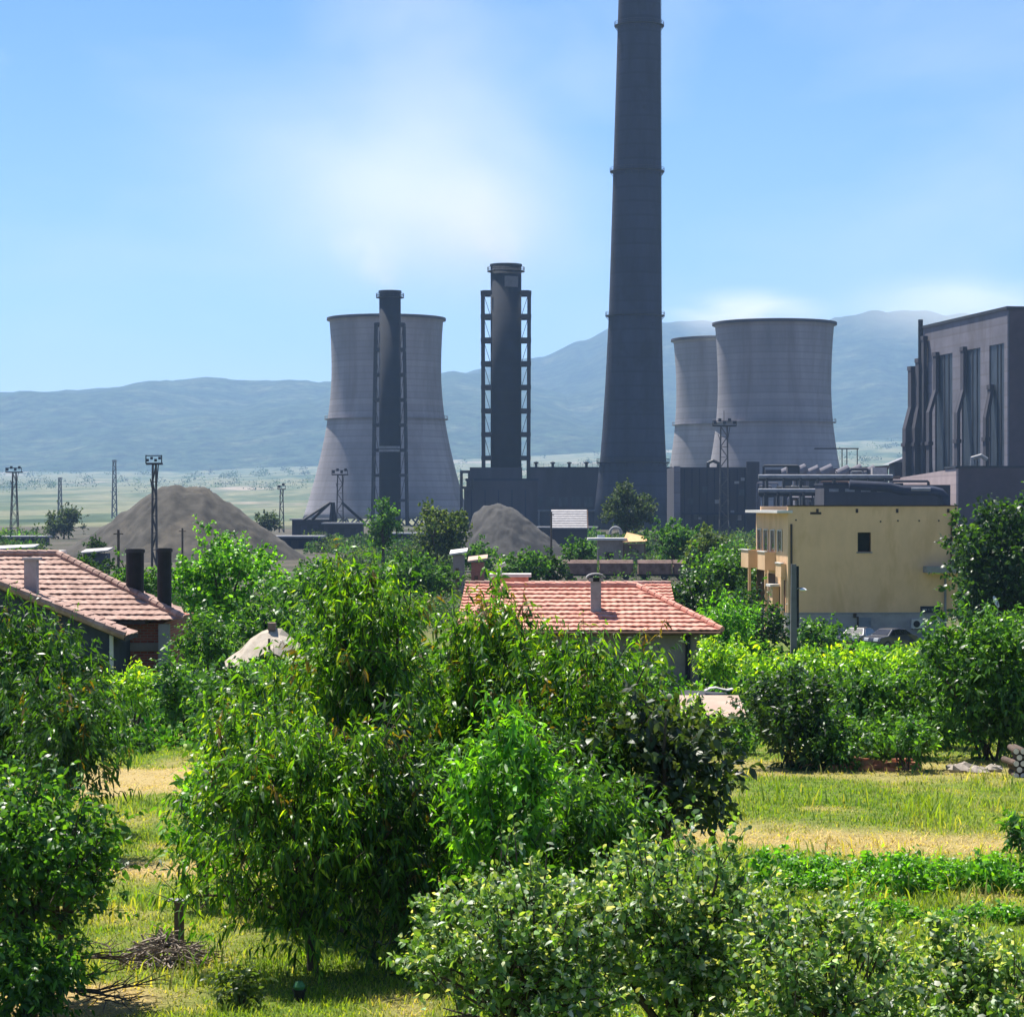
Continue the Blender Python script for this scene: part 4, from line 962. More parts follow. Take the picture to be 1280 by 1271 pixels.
# left brick house
E, Rg, B = 87.0, 92.0, 97.0
ze, zr = PZ(775.5, E), PZ(694, Rg)
th = thing('brick_house', 'brick house at the left edge with weathered tiled roof and two black flues', 'house', (-14, E + .9, g(-14, E)))
el, er = -26.0, PX(232, E); rl, rr = -24., PX(72, Rg)
mb = MB(); tile_plane(mb, (el, E, ze), (er, E, ze), (rl, Rg, zr), (rr, Rg, zr), 13, .28, .06, seed=11); tile_plane(mb, (er, E, ze), (PX(226, B), B, ze), (rr, Rg, zr), (rr, Rg, zr), 13, .28, .06, seed=12)
tile_plane(mb, (PX(226, B), B, ze), (el, B, ze), (rr, Rg, zr), (rl, Rg, zr), 13, .28, .06, seed=13)
rf = mb.build('roof', 'tile_old', th, True)
mb = MB(); ridge_caps(mb, (er, E, ze + .05), (rr, Rg, zr + .05), .13); ridge_caps(mb, (rl, Rg, zr + .05), (rr, Rg, zr + .05), .13); o = mb.build('ridge_tiles', 'tile_old', rf); o.location = -th.location
MB().box(el, PX(228, B), E + .06, B - .1, ze - .14, ze - .02).build('soffit', 'soffit', th, True)
wy = E + .9; MB().box(el, PX(204, wy), wy, B - .6, 1.5, ze - .14).build('wall', 'brick', th, True)
MB().box(PX(126, wy), PX(204, wy), wy - .12, wy - .003, ze - 1.15, ze - .85).build('lintel_band', 'plaster_grey', th, True)
MB().box(PX(198, E + .3), PX(211, E + .3), E + .3, E + .68, 1.5, ze - .14).build('pillar', 'chim_grey', th, True)
# cross gable in front
G0 = 83.0; ax, az = PX(-70, G0), PZ(703, G0); vx, vz = PX(156, G0), PZ(796, G0); lx = 2 * ax - vx
mb = MB(); tile_plane(mb, (vx, 85.8, vz), (vx, G0, vz), (ax, 85.8, az), (ax, G0, az), 16, .28, .05, seed=14); tile_plane(mb, (lx, G0, vz), (lx, 88, vz), (ax, G0, az), (ax, 88, az), 16, .28, .05, seed=15)
gf = mb.build('gable_roof', 'tile_old', th, True)
mb = MB(); ridge_caps(mb, (vx, G0 + .05, vz + .02), (ax, G0 + .05, az + .02), .15); o = mb.build('verge_tiles', 'tile_old', gf); o.location = -th.location
mb = MB(); mb.hexa([(vx, G0 + .1, vz - .16), (ax, G0 + .1, az - .16), (ax, 86, az - .16), (vx, 86, vz - .16)], [(vx, G0 + .1, vz - .02), (ax, G0 + .1, az - .02), (ax, 86, az - .02), (vx, 86, vz - .02)]); mb.build('gable_soffit', 'soffit', th, True)
px_ = PX(138, G0 + .5); zz = vz + (px_ - vx) / (ax - vx) * (az - vz) - .2
mb = MB().prism([(px_, 1.5), (px_, zz), (ax, az - .2), (lx + .6, zz), (lx + .6, 1.5)], G0 + .5, wy - .02, 'y'); mb.build('gable_wall', 'plaster_dark', th, True)
MB().box(PX(103, G0), PX(128, G0), G0 + .46, G0 + .497, 2.6, 3.6).build('window', 'window_dark', th, True)
MB().box(px_ - .02, px_ + .1, G0 + .42, G0 + .56, 1.5, zz).build('corner_post', 'white_cap', th, True)
for p0, p1, y0, y1, d in ((157.5, 180, 686, 752, 89.3), (196.5, 214.5, 685, 764, 88.2)):
    cxm = (PX(p0, d) + PX(p1, d)) / 2; r = (PX(p1, d) - PX(p0, d)) / 2
    f = MB().lathe([(r, PZ(y1, d)), (r, PZ(y0, d)), (r - .05, PZ(y0, d)), (r - .05, PZ(y0, d) - .5)], 18, (cxm, d)).build('black_flue', 'black_pipe', th, True)
    o = MB().lathe([(r + .002, PZ(y0, d) - .14), (r + .04, PZ(y0, d) - .14), (r + .04, PZ(y0, d) - .02), (r + .002, PZ(y0, d) - .02)], 18, (cxm, d), closed=True).build('collar', 'steel_dark', f); o.location = -th.location
d = 85.0; x0, x1 = PX(30, d), PX(45.5, d)
ch = MB().box(x0, x1, d, d + .45, PZ(748, d), PZ(700, d)).build('chimney', 'chim_grey', th, True)
o = MB().box(x0 - .06, x1 + .1, d - .06, d + .55, PZ(700, d) + .002, PZ(697, d)).build('cap', 'chim_grey', ch); o.location = -th.location
x0, x1 = PX(38, 93), PX(76, 93); ch = MB().box(x0, x1, 92.6, 93.5, zr - .6, PZ(692, 93)).build('chimney', 'tile_red', th, True)
o = MB().box(x0 - .1, x1 + .1, 92.45, 93.65, PZ(692, 93) + .002, PZ(688, 93)).build('cap', 'white_cap', ch); o.location = -th.location

# ------------------------------------------------------------------ ochre building
D0 = 159.; X0 = PX(985, D0); a = R(4.3)
th = thing('ochre_building', 'three storey ochre building with one small window, grey base and a side canopy', 'building', (X0, D0, 0), a)
Wd = (PX(1200, D0) - X0) / math.cos(a); Dp = 12.; Ht = PZ(633, D0); pl = PZ(766, D0)
z = lambda y: PZ(y, D0); xx = lambda p: (PX(p, D0) - X0) / math.cos(a)
# wall pierced by the window
wx0, wx1, wz0, wz1 = xx(1073), xx(1090), z(690), z(665.5)
mb = MB(); t = .35
mb.box(0, wx0, 0, t, pl, Ht); mb.box(wx1, Wd, 0, t, pl, Ht); mb.box(wx0, wx1, 0, t, pl, wz0); mb.box(wx0, wx1, 0, t, wz1, Ht)
mb.box(0, .3, t, Dp, pl, Ht - .45); mb.box(Wd - .3, Wd, t, Dp, pl, Ht); mb.box(.3, Wd - .3, Dp - .3, Dp, pl, Ht)
mb.build('wall', 'ochre', th)
wn = MB().box(wx0, wx1, .22, .26, wz0, wz1).build('window', 'window_dark', th)
mb = MB(); mb.box(wx0, wx1, .16, .218, wz0, wz0 + .06); mb.box(wx0, wx0 + .06, .16, .218, wz0 + .06, wz1); mb.box(wx1 - .06, wx1, .16, .218, wz0 + .06, wz1)
mb.build('frame', 'brown_wood', wn); MB().box(wx0 - .08, wx1 + .08, -.07, .15, wz0 - .08, wz0 - .002).build('sill', 'grey_slab', wn)
MB().box(.31, Wd - .31, t + .01, Dp - .31, Ht - .6, Ht - .35).build('roof', 'grey_slab', th)
MB().box(-.06, Wd + .06, -.06, t + .04, Ht + .003, Ht + .09).build('coping', 'soffit', th)
MB().box(.01, Wd * .93, -.02, Dp - .02, -.2, pl - .002).build('plinth', 'plinth', th)
MB().box(-.02, Wd * .935, -.05, -.021, pl - .1, pl + .01).build('drip_edge', 'grey_slab', th)
MB().box(xx(1156), xx(1212), -.95, 3.4, z(716), z(708)).build('canopy', 'grey_slab', th)
dp = MB().tube([(xx(1199), -.02, z(641)), (xx(1192), -.1, z(648)), (xx(1191.5), -.1, z(706))], .07, 8).build('downpipe', 'brown_wood', th)
MB().tube([(xx(1184), -.08, z(716)), (xx(1184), -.08, .1)], .08, 8).build('downpipe', 'steel_grey', th)
MB().tube([(xx(989), -.08, z(655)), (xx(989), -.08, z(766))], .07, 8).build('downpipe', 'soffit', th)
for px in (1022, 1072, 1123, 1188):
    MB().box(xx(px) - .08, xx(px) + .08, -.05, .02, z(641), z(636)).build('spout', 'soffit', th)
for px, py in ((1102, 652), (1124, 651), (1151, 651), (1176, 651), (995, 650)):
    MB().tube([(xx(px), -.03, z(py)), (xx(px), .02, z(py))], .06, 8).build('vent_hole', 'soffit', th)
MB().box(xx(1013), xx(1027), -.012, .01, z(643), z(640)).build('stain_patch', 'soffit', th)
dr = MB().box(xx(1074), xx(1090), -.07, -.022, .05, z(772)).build('door', 'door_metal', th)
MB().box(xx(1072), xx(1074), -.1, -.022, 0, z(771)).build('frame', 'soffit', dr); MB().tube([(xx(1088), -.12, 1.0), (xx(1088), -.12, 1.25)], .03, 6).build('handle', 'steel_grey', dr)
MB().box(xx(1067.5), xx(1071), -.16, -.022, z(772), z(766.5)).build('meter_box', 'soffit', th)
# side wall details (outer face is x = 0, outwards is -x)
for yc in (2.7, 5.3, 7.9, 10.4):
    w_ = MB().box(-.03, .0, yc - .75, yc + .75, z(691) + .05, z(665) + .05).build('window', 'window_dark', th)
    mb = MB()
    for q in (-.78, .72): mb.box(-.09, -.031, yc + q, yc + q + .06, z(691), z(665) + .1)
    mb.box(-.09, -.031, yc - .72, yc + .72, z(665) + .05, z(665) + .11); mb.build('frame', 'white_cap', w_)
MB().box(-.75, .29, -.12, Dp + .2, Ht - .44, Ht - .26).build('eave_slab', 'white_cap', th)
def balcony(y0, y1, out, zb, zt):
    b_ = MB().box(-out, -.003, y0, y1, zb, zb + .14).build('balcony', 'ochre', th)
    mb = MB(); mb.box(-out, -out + .12, y0, y1, zb + .142, zt); mb.box(-out + .122, -.003, y0, y0 + .12, zb + .142, zt); mb.box(-out + .122, -.003, y1 - .12, y1, zb + .142, zt); mb.build('parapet', 'ochre', b_)
    MB().box(-out - .05, -out + .17, y0 - .05, y1 + .05, zt + .002, zt + .07).build('coping', 'white_cap', b_)
    for yy in (y0 + .1,): MB().box(-out + .02, -out + .2, yy, yy + .18, .1, zb - .002).build('pillar', 'ochre', b_)
balcony(8.6, 11.6, 1.15, z(714), z(691)); balcony(4.4, 7.2, .75, z(715), z(692)); balcony(.6, 2.6, .35, z(722), z(705))
for y0, y1, z0, z1 in ((8.8, 11.4, 2.2, z(716)), (4.6, 7., 1.6, z(720)), (1.0, 2.4, 1.8, z(726))):
    MB().box(-.05, -.003, y0, y1, z0, z1).build('recess_door', 'brown_wood', th)
MB().box(-.5, -.05, 2.9, 4.1, 1.2, z(735)).build('porch', 'ochre', th); MB().box(-.7, -.04, 2.7, 4.3, z(735) + .003, z(732)).build('porch_roof', 'white_cap', th)
# things fixed to it
sgn = thing('wall_sign', 'dark navy sign board with pale lettering on the ochre building corner', 'sign', (0, 0, 0), a); sgn.location = th.matrix_basis @ Vector((xx(1165), -.08, (z(758) + z(766.5)) / 2))
sgn.location = Matrix.Translation(Vector((X0, D0, 0))) @ Matrix.Rotation(a, 4, 'Z') @ Vector((xx(1165), -.055, z(762.3)))
hw = (xx(1177.5) - xx(1152.5)) / 2; MB().box(-hw, hw, -.04, .03, -.22, .22).build('board', 'sign', sgn)
mb = MB(); rng = random.Random(5); x = -hw + .12
while x < hw - .15:
    w_ = rng.uniform(.05, .1); hgt = .11 if rng.random() < .85 else .15
    if rng.random() < .86:
        k = rng.randrange(4)
        mb.box(x, x + .022, -.046, -.0405, -.06, hgt - .06)
        if k != 1: mb.box(x + .024, x + w_, -.046, -.0405, hgt - .082, hgt - .06)
        if k in (0, 2): mb.box(x + w_ + .002, x + w_ + .024, -.046, -.0405, -.06, hgt - .06)
        if k == 3: mb.box(x + .024, x + w_, -.046, -.0405, -.06, -.038)
    x += w_ + .05
mb.build('lettering', 'letter', sgn)
ac = thing('air_conditioner', 'off white air conditioner unit on the grey base of the ochre building', 'air conditioner', (0, 0, 0), a)
ac.location = Matrix.Translation(Vector((X0, D0, 0))) @ Matrix.Rotation(a, 4, 'Z') @ Vector((xx(1148), -.22, z(780)))
MB().box(-.42, .42, -.16, .16, -.3, .3).build('casing', 'ac_white', ac); MB().lathe([(.22, 0), (.22, .02), (.02, .03)], 20).build('fan_grille', 'steel_dark', ac).rotation_euler = (R(90), 0, 0)
ac.children[1].location = (-.1, -.162, 0)
mb = MB()
for x in (-.3, .3): mb.box(x - .03, x + .03, -.15, .2, -.36, -.302)
mb.build('bracket', 'steel_grey', ac)

# street pole
D = 125.; X = PX(992, D); th = thing('street_pole', 'grey concrete pole with a small lamp before the ochre building corner', 'pole', (X, D, g(X, D)))
h = PZ(705, D) - g(X, D)
MB().hexa([(-.17, -.15, -.4), (.17, -.15, -.4), (.17, .15, -.4), (-.17, .15, -.4)], [(-.13, -.11, h), (.13, -.11, h), (.13, .11, h), (-.13, .11, h)]).build('shaft', 'pole', th)
MB().box(.15, .27, -.09, .09, h * .35, h * .98).build('cable_duct', 'black_pipe', th)
zl = PZ(737, D) - g(X, D); ln = MB().tube([(.17, -.1, zl + .05), (.3, -.14, zl + .1), (.5, -.16, zl + .06)], .03, 6).build('lamp_arm', 'steel_grey', th)
MB().lathe([(.02, .1), (.12, .07), (.2, 0), (.12, -.05), (.02, -.06)], 14).build('lamp_head', 'white', th).location = (.48, -.16, zl)

# cars
def car(label, px, D, rz, paint):
    X = PX(px, D); th = thing('parked_car', label, 'car', (X, D, g(X, D)), rz, 'cars parked below the ochre building')
    prof = [(-2.1, .35), (-2.12, .62), (-2.0, .86), (-1.2, .98), (-.55, 1.42), (.2, 1.48), (.95, 1.4), (1.6, 1.02), (2.02, .95), (2.1, .6), (2.05, .33)]
    mb = MB(); n = len(prof); vs = []
    for w, ins in ((-.86, .10), (-.8, 0.02), (.8, .02), (.86, .10)):
        pass
    def wid(z): return .86 if z < .95 else .86 - (z - .95) * .42
    lo = [(x, -wid(z), z) for x, z in prof]; hi = [(x, wid(z), z) for x, z in prof]
    mb.add(lo + hi, [tuple(range(n)), tuple(range(2 * n - 1, n - 1, -1))] + [(i, (i + 1) % n, (i + 1) % n + n, i + n) for i in range(n)])
    bd = mb.build('body', paint, th); md = bd.modifiers.new('round', 'BEVEL'); md.width = .05; md.segments = 2
    def q(x0, z0, x1, z1, e=.01):
        return [(x0, -wid(z0) + .1, z0), (x0, wid(z0) - .1, z0), (x1, wid(z1) - .1, z1), (x1, -wid(z1) + .1, z1)]
    for nm, (xa, za, xb, zb) in (('windscreen', (-1.15, 1.01, -.6, 1.385)), ('rear_window', (1.52, 1.07, 1.0, 1.37))):
        dxn, dzn = -(zb - za), (xb - xa); l = math.hypot(dxn, dzn) or 1; sg = -1 if xb > xa else 1
        off = Vector((-(zb - za) / l, 0, (xb - xa) / l)) * .03 * (1 if xb > xa else -1)
        p_ = [Vector(v) + off for v in q(xa, za, xb, zb)]; p2 = [v - off * .5 for v in p_]
        MB().hexa(p2, p_).build(nm, 'window_dark', th)
    for sy in (-1, 1):
        poly = [(-.95, 1.0), (-.5, 1.36), (.15, 1.42), (.85, 1.36), (1.3, 1.02)]
        pv = [Vector((x, sy * (wid(z) + .012), z)) for x, z in poly]; MB().add(pv + [v - Vector((0, sy * .03, 0)) for v in pv], [(0, 1, 2, 3, 4), (9, 8, 7, 6, 5)] + [(i, (i + 1) % 5, (i + 1) % 5 + 5, i + 5) for i in range(5)]).build('side_window', 'window_dark', th)
        MB().hexa([(-2.14, sy * .45 - .2, .62), (-2.14, sy * .45 + .2, .62), (-2.0, sy * .5 + .2, .62), (-2.0, sy * .5 - .2, .62)], [(-2.1, sy * .45 - .2, .8), (-2.1, sy * .45 + .2, .8), (-1.98, sy * .5 + .2, .84), (-1.98, sy * .5 - .2, .84)]).build('headlight', 'lamp_glass', th)
        for x in (-1.3, 1.3):
            w_ = MB().tube([(x, sy * .70, .31), (x, sy * .88, .31)], .31, 18).build('wheel', 'tyre', th)
            MB().tube([(x, sy * .882, .31), (x, sy * .89, .31)], .19, 14).build('rim', 'steel_grey', w_)
    th.scale = (.86, .86, .86); return th
car('grey car parked left of the other by the ochre building, half behind a bush', 1073, 151, R(62), 'car_white')
car('dark car parked in front of the grey building base', 1113, 149.5, R(40), 'car_paint')
# satellite dish
D = 137.; X = PX(1245, D); th = thing('satellite_dish', 'small white tilted dish on a stem before the dark tree at right', 'dish', (X, D, g(X, D)))
h = PZ(752, D) - g(X, D)
o = MB().lathe([(.02, -.1), (.2, -.07), (.36, 0), (.36, .02), (.2, -.05), (.02, -.08)], 20).build('reflector', 'white', th, smooth=True); o.location = (0, 0, h); o.rotation_euler = (R(25), R(62), 0)
MB().tube([(.1, .05, 0), (.1, .05, h)], .04, 6).build('stem', 'steel_grey', th)

# tarpaulin shelter
D = 73.; X = PX(345, D); th = thing('tarpaulin_shelter', 'sagging beige tarpaulin shelter among the bushes right of the brick house', 'shelter', (X, D, g(X, D))); s = F / D
x = lambda p: (p - 345) / s; zz = lambda y: PZ(y, D) - g(X, D); rng = np.random.default_rng(3)
top = [(286, 819), (300, 811), (312, 798), (328, 787), (340, 785), (352, 787), (366, 797), (382, 808), (397, 818)]
fr = [(282, 836), (298, 832), (313, 826), (328, 818), (341, 814), (354, 815), (368, 822), (384, 831), (400, 834)]
vs = []; fs = []; nrow = 9
for j in range(nrow):
    f = j / (nrow - 1); dep = (f - .5) * 2.4
    for i in range(len(top)):
        e = 1 - abs(2 * f - 1) ** 1.3
        y_ = fr[i][1] + (top[i][1] - fr[i][1]) * e; vs.append((x(top[i][0]) + rng.normal() * .02, dep, zz(y_) + rng.normal() * .025))
m_ = len(top)
for j in range(nrow - 1):
    for i in range(m_ - 1): fs.append((j * m_ + i, j * m_ + i + 1, (j + 1) * m_ + i + 1, (j + 1) * m_ + i))
o = MB().add(vs, fs).build('tarpaulin', 'tarp', th); sm = o.modifiers.new('thickness', 'SOLIDIFY'); sm.thickness = .03
mb = MB()
for p in (292, 341, 392):
    mb = MB()
    for d in (-1.1, 1.1): MB().tube([(x(p), d, -.2), (x(p), d, zz(793 if p == 341 else 820) - .06)], .04, 6).build('post', 'wood_pole', th)
MB().box(x(336), x(345), -.3, .1, zz(787), zz(778)).build('ridge_bundle', 'rust', th)

# low board roofed hutch with scrap on it
D = 66.; X = PX(890, D); th = thing('animal_hutch', 'low hutch with pinkish board roof in front of the red roof house wall', 'hutch', (X, D, g(X, D))); s = F / D
x = lambda p: (p - 890) / s; zz = lambda y: PZ(y, D) - g(X, D)
MB().hexa([(x(851), -.45, zz(894) - .05), (x(932), -.45, zz(894) - .05), (x(928), 1.2, zz(873)- .05), (x(853), 1.2, zz(873) - .05)], [(x(851), -.45, zz(894)), (x(932), -.45, zz(894)), (x(928), 1.2, zz(873)), (x(853), 1.2, zz(873))]).build('roof', 'slab_tan', th)
MB().box(x(856), x(926), -.2, 1.0, -.1, zz(897)).build('wall', 'brown_wood', th)
mb = MB()
for p in (854, 892, 927): MB().box(x(p), x(p) + .07, -.4, -.32, -.1, zz(895) - .03).build('post', 'deadwood', th)
t2 = thing('scrap_sheet', 'curled pale metal sheet lying on dark scrap behind the hutch', 'scrap', (X, D + 2.0, g(X, D + 2))); z0 = PZ(872, D + 2) - g(X, D + 2)
MB().box(-.75, .75, -.4, .5, -.1, z0).build('crate', 'soffit', t2)
pts = [(-.05 + .16 * k, .16 * math.sin(k * 1.1) * .4 + z0 + .22 + .02 * k) for k in range(6)]
MB().prism([(a_, b_) for a_, b_ in pts] + [(a_, b_ - .03) for a_, b_ in reversed(pts)], -.3, .2, 'y').build('sheet', 'corr', t2)
MB().hexa([(-.7, -.45, z0 + .02), (.6, -.45, z0 + .02), (.6, .4, z0 + .05), (-.7, .4, z0 + .05)], [(-.7, -.45, z0 + .05), (.6, -.45, z0 + .1), (.6, .4, z0 + .12), (-.7, .4, z0 + .2)]).build('panel', 'steel_dark', t2)

# ------------------------------------------------------------------ far and middle trees
T = tree
gA = 'trees and bushes between the gardens and the plant'
far = [ # label, px, D, ptop, pbot, hw, kind, col, lp
 ('dark hazy clump of tall trees between leftmost mast and brown heap', 80, 620, 633, 678, 26, 'far', 'far', 3.2),
 ('small dark round tree at the left foot of the brown heap', 120, 300, 672, 698, 11, 'far', 'deep', 3.2),
 ('low dark tree just right of the brown heap under the short mast', 336, 640, 636, 668, 16, 'far', 'far', 3.2),
 ('upright green tree at the foot of the slim scaffolded chimney', 479, 330, 624, 692, 21, 'far', 'mid', 4.6),
 ('wide domed pale green tree below the left cooling tower', 546, 320, 631, 706, 42, 'far', 'olive', 4.8),
 ('grey green bush left of the grey heap', 600, 290, 676, 726, 28, 'far', 'mid', 4.6),
 ('dark tree standing against the base of the tall chimney', 786, 430, 610, 668, 39, 'far', 'far', 3.8),
 ('light green tree right of the orange sheet roof', 842, 300, 645, 706, 36, 'far', 'mid', 4.6),
 ('grey green tree between wagons and the dark pump house', 882, 270, 662, 722, 34, 'far', 'olive', 4.8),
 ('low bush left of the white slab hut above the wagons', 722, 305, 678, 708, 26, 'far', 'mid', 4.4),
 ('dark green bush behind the pink parapet chimney', 655, 230, 688, 738, 38, 'far', 'mid', 5.),
 ('green bush between parapet chimney and the first wagon', 690, 240, 690, 735, 24, 'far', 'deep', 5.),
 ('broad dark hedge of trees behind the central peach tree tips', 520, 210, 695, 750, 60, 'far', 'mid', 5.2),
 ('leafy tree under the loading bay, behind the bright green tree', 395, 180, 700, 770, 50, 'far', 'mid', 5.6),
 ('bushes around the low shed at the left edge behind the brick house', 25, 240, 690, 730, 38, 'far', 'mid', 5.),
 ('dark tree left of the wooden pole behind the tiled roof', 108, 190, 690, 745, 30, 'far', 'deep', 5.4),
 ('grey green tree behind the two black flues', 168, 150, 690, 770, 34, 'far', 'mid', 5.6),
]
for i, (lb, px, D, a, b, hw, kd, cl, lp) in enumerate(far): T('broadleaf_tree' if (b - a) > 50 else 'bush', lb, 'tree' if (b - a) > 50 else 'bush', px, D, a, b, hw, kd, cl, 100 + i, lp, group=gA)
mid = [
 ('bright green round tree right of the black flues', 281, 105, 666, 800, 68, 'round', 'bright', 7.5, 'tree'),
 ('mid green tree between the bright round tree and the central peach', 385, 98, 706, 850, 58, 'round', 'mid', 8, 'tree'),
 ('leafy tree behind the tarpaulin shelter', 330, 88, 742, 850, 52, 'round', 'mid', 8.5, 'tree'),
 ('dark bush below the bright round tree right of the brick wall', 258, 80, 775, 862, 38, 'bush', 'mid', 9, 'bush'),
 ('loose green bush directly in front of the tarpaulin shelter', 345, 67, 838, 895, 62, 'bush', 'mid', 9, 'bush'),
 ('green tree between the shelter and the central peach', 415, 80, 742, 880, 50, 'bush', 'mid', 9.5, 'tree'),
 ('tall leafy tree left of the ochre building balconies', 905, 172, 680, 790, 50, 'round', 'mid', 6.5, 'tree'),
 ('green tree above the hip roof right end, below the wagons', 868, 140, 714, 800, 34, 'round', 'deep', 6.8, 'tree'),
 ('bright leafy bush between hip roof and the dark conical bush', 908, 112, 756, 842, 46, 'bush', 'bright', 8, 'bush'),
 ('dark conical bush in front of the ochre balconies', 948, 130, 736, 830, 38, 'round', 'deep', 7, 'bush'),
 ('rounded dark bush between street pole and the silver car', 1028, 138, 777, 822, 32, 'round', 'mid', 6.5, 'bush'),
 ('large dark fig tree right of the ochre building', 1262, 140, 622, 815, 74, 'round', 'deep', 9, 'tree'),
 ('dark tree at the right edge behind the fig tree', 1318, 150, 612, 800, 60, 'round', 'deep', 8, 'tree'),
 ('tall green thicket at the right edge above the log stack', 1236, 56, 772, 955, 84, 'bush', 'mid', 11, 'bush'),
 ('bushy green mound behind the right edge thicket', 1275, 66, 762, 900, 62, 'bush', 'mid', 10, 'bush'),
 ('green bush stepping down left from the right edge thicket', 1188, 66, 800, 900, 46, 'bush', 'mid', 10, 'bush'),
 ('dark leafy bush at the field edge right of the hutch', 990, 54, 852, 968, 62, 'bush', 'deep', 11, 'bush'),  # deep leaf set puts this bush's shade into its colour
 ('green bush with a dark hollow in the middle of the hedge', 1108, 57, 846, 950, 62, 'bush', 'mid', 11, 'bush'),
 ('leafy bush filling the gap left of the right edge thicket', 1176, 60, 838, 945, 48, 'bush', 'mid', 11, 'bush'),
 ('low green bush at the field edge between two darker bushes', 1050, 53.5, 912, 958, 52, 'bush', 'mid', 9, 'bush'),
 ('weedy green bush below the hollow hedge bush', 1130, 53, 914, 954, 50, 'bush', 'mid', 10, 'bush'),
 ('lime green bush at the foot of the brick wall', 165, 64, 845, 900, 31, 'bush', 'lime', 10, 'bush'),
 ('green bush right of the lime bush under the brick house', 238, 62, 835, 915, 40, 'bush', 'mid', 10.5, 'bush'),
 ('dense green walnut bush above the straw path end', 300, 57, 836, 940, 62, 'round', 'mid', 11, 'bush'),
 ('yellow tinted bush behind the left of the central peach', 400, 52, 826, 945, 60, 'bush', 'peach', 11, 'bush'),
 ('small bright bush in front of the hutch', 872, 62, 890, 950, 32, 'bush', 'lime', 10, 'bush'),
 ('dark weedy bush below the hutch roof', 912, 58, 905, 960, 34, 'bush', 'mid', 10, 'bush'),
]
for i, (lb, px, D, a, b, hw, kd, cl, lp, ct) in enumerate(mid):
    if px in (1262, 1236, 990, 1108): lb_cov = 3.4
    else: lb_cov = None
    T('broadleaf_tree' if ct == 'tree' else 'bush', lb, ct, px, D, a, b, hw, kd, cl, 200 + i, lp, stems=None if ct == 'tree' else 7, cov=lb_cov, K=44 if lb_cov else None)
# vines on the garden fence behind
for i, (px, D, a, b, hw) in enumerate(((905, 82, 812, 862, 38), (962, 80, 822, 872, 36), (1020, 79, 816, 880, 36), (1080, 79, 818, 872, 38), (1140, 80, 820, 868, 34), (985, 70, 846, 900, 34), (1060, 70, 842, 890, 34))):
    T('grape_vine', ['lime green vine just right of the hip roof wall', 'lime green vine left of the street pole foot', 'lime green vine right of the street pole foot', 'lime green vine in front of the two cars', 'lime green vine at the right end of the vine row',
      'darker vine below the street pole, in the nearer row', 'darker vine below the silver car, in the nearer row'][i], 'vine', px, D, a, b, hw, 'bush', 'lime' if i < 5 else 'mid', 260 + i, 9, stems=5, group='vines along the garden fence', depth=.7)

# low scrub that fills the waste ground (uncountable)
def scrub(name, n, d0, d1, hmin, hmax, lp, per, cols, seed, keep):
    rng = np.random.default_rng(seed); y = d0 * (d1 / d0) ** rng.random(n); px = rng.uniform(-60, 1340, n); kp = keep(px, y, rng); y, px = y[kp], px[kp]; n = len(y)
    x = (px - CX) / F * y; h = rng.uniform(hmin, hmax, n) * (.4 + 1.2 * fbm(x * .05, y * .03, seed)); r = h * rng.uniform(.6, 1.3, n)
    d = unit(rng.normal(size=(n * per, 3))); d[:, 2] = np.abs(d[:, 2]); d *= (rng.random((n * per, 1)) ** .4)
    rep = lambda a: np.repeat(a, per)
    c = np.stack([rep(x), rep(y), rep(gz(x, y))], 1) + d * np.stack([rep(r), rep(r), rep(h)], 1)
    L = lp * rep(y) / F * rng.uniform(.6, 1.2, n * per)
    v, t = leaf_geo(rng, c, d + rng.normal(size=d.shape) * .6 + np.array([0, 0, .2]), L, .55, .3, .4)
    base = np.repeat(np.concatenate([pick(rng, k, n)[None] for k in cols])[rng.integers(len(cols), size=n), np.arange(n)], per, 0)
    o = np_mesh(name, v, t, np.repeat(base * rng.uniform(.7, 1.3, (n * per, 1)), 6, 0).clip(.004, .5), 'leaf_far'); tag(o, kind='stuff'); return o
scrub('undergrowth', 5200, 165, 640, .6, 2.9, 4.2, 60, ['mid', 'far', 'deep', 'olive'], 901, lambda px, y, r: (fbm(px * .01, y * .01, 5) > .30) & ~((y > 240) & (y < 288) & (px > 690) & (px < 880)) & ~((y > 225) & (((px > 50) & (px < 385)) | ((px > 570) & (px < 735)))))
scrub('treeline', 1100, 2600, 6000, 8, 17, 2.2, 40, ['far', 'deep'], 903, lambda px, y, r: (fbm(px * .006, y * .004, 17) > .56))
scrub('undergrowth', 1500, 58, 140, .25, 1.1, 8.5, 70, ['mid', 'bright', 'deep'], 902, lambda px, y, r: ~((y < 62) & (px > 900)) & ~((px > 835) & (px < 950) & (y < 72)))
# ------------------------------------------------------------------ orchard in front
gP = 'peach trees of the orchard'
T('peach_tree', 'tallest central peach tree whose tip reaches the loading bay', 'tree', 456, 28, 700, 970, 72, 'peach', 'peach', 301, 15, pxbase=505, group=gP, limbs=14, twigs=True)
T('peach_tree', 'wide low peach tree left of centre with shade under it', 'tree', 374, 25.6, 905, 1205, 140, 'peach', 'peach', 302, 16, pxbase=392, group=gP, limbs=14, twigs=True, depth=.8)
T('peach_tree', 'peach tree with reddish tips in front of the salmon roof', 'tree', 728, 29, 806, 1090, 108, 'peach', 'peach', 303, 15, pxbase=690, group=gP, redtips=.07, limbs=14, twigs=True, depth=.9)
T('peach_tree', 'narrow peach tree with bright upright shoots right of the dark trunk', 'tree', 625, 24.6, 905, 1200, 58, 'shoots', 'bright', 304, 18, group=gP, limbs=10, twigs=True)
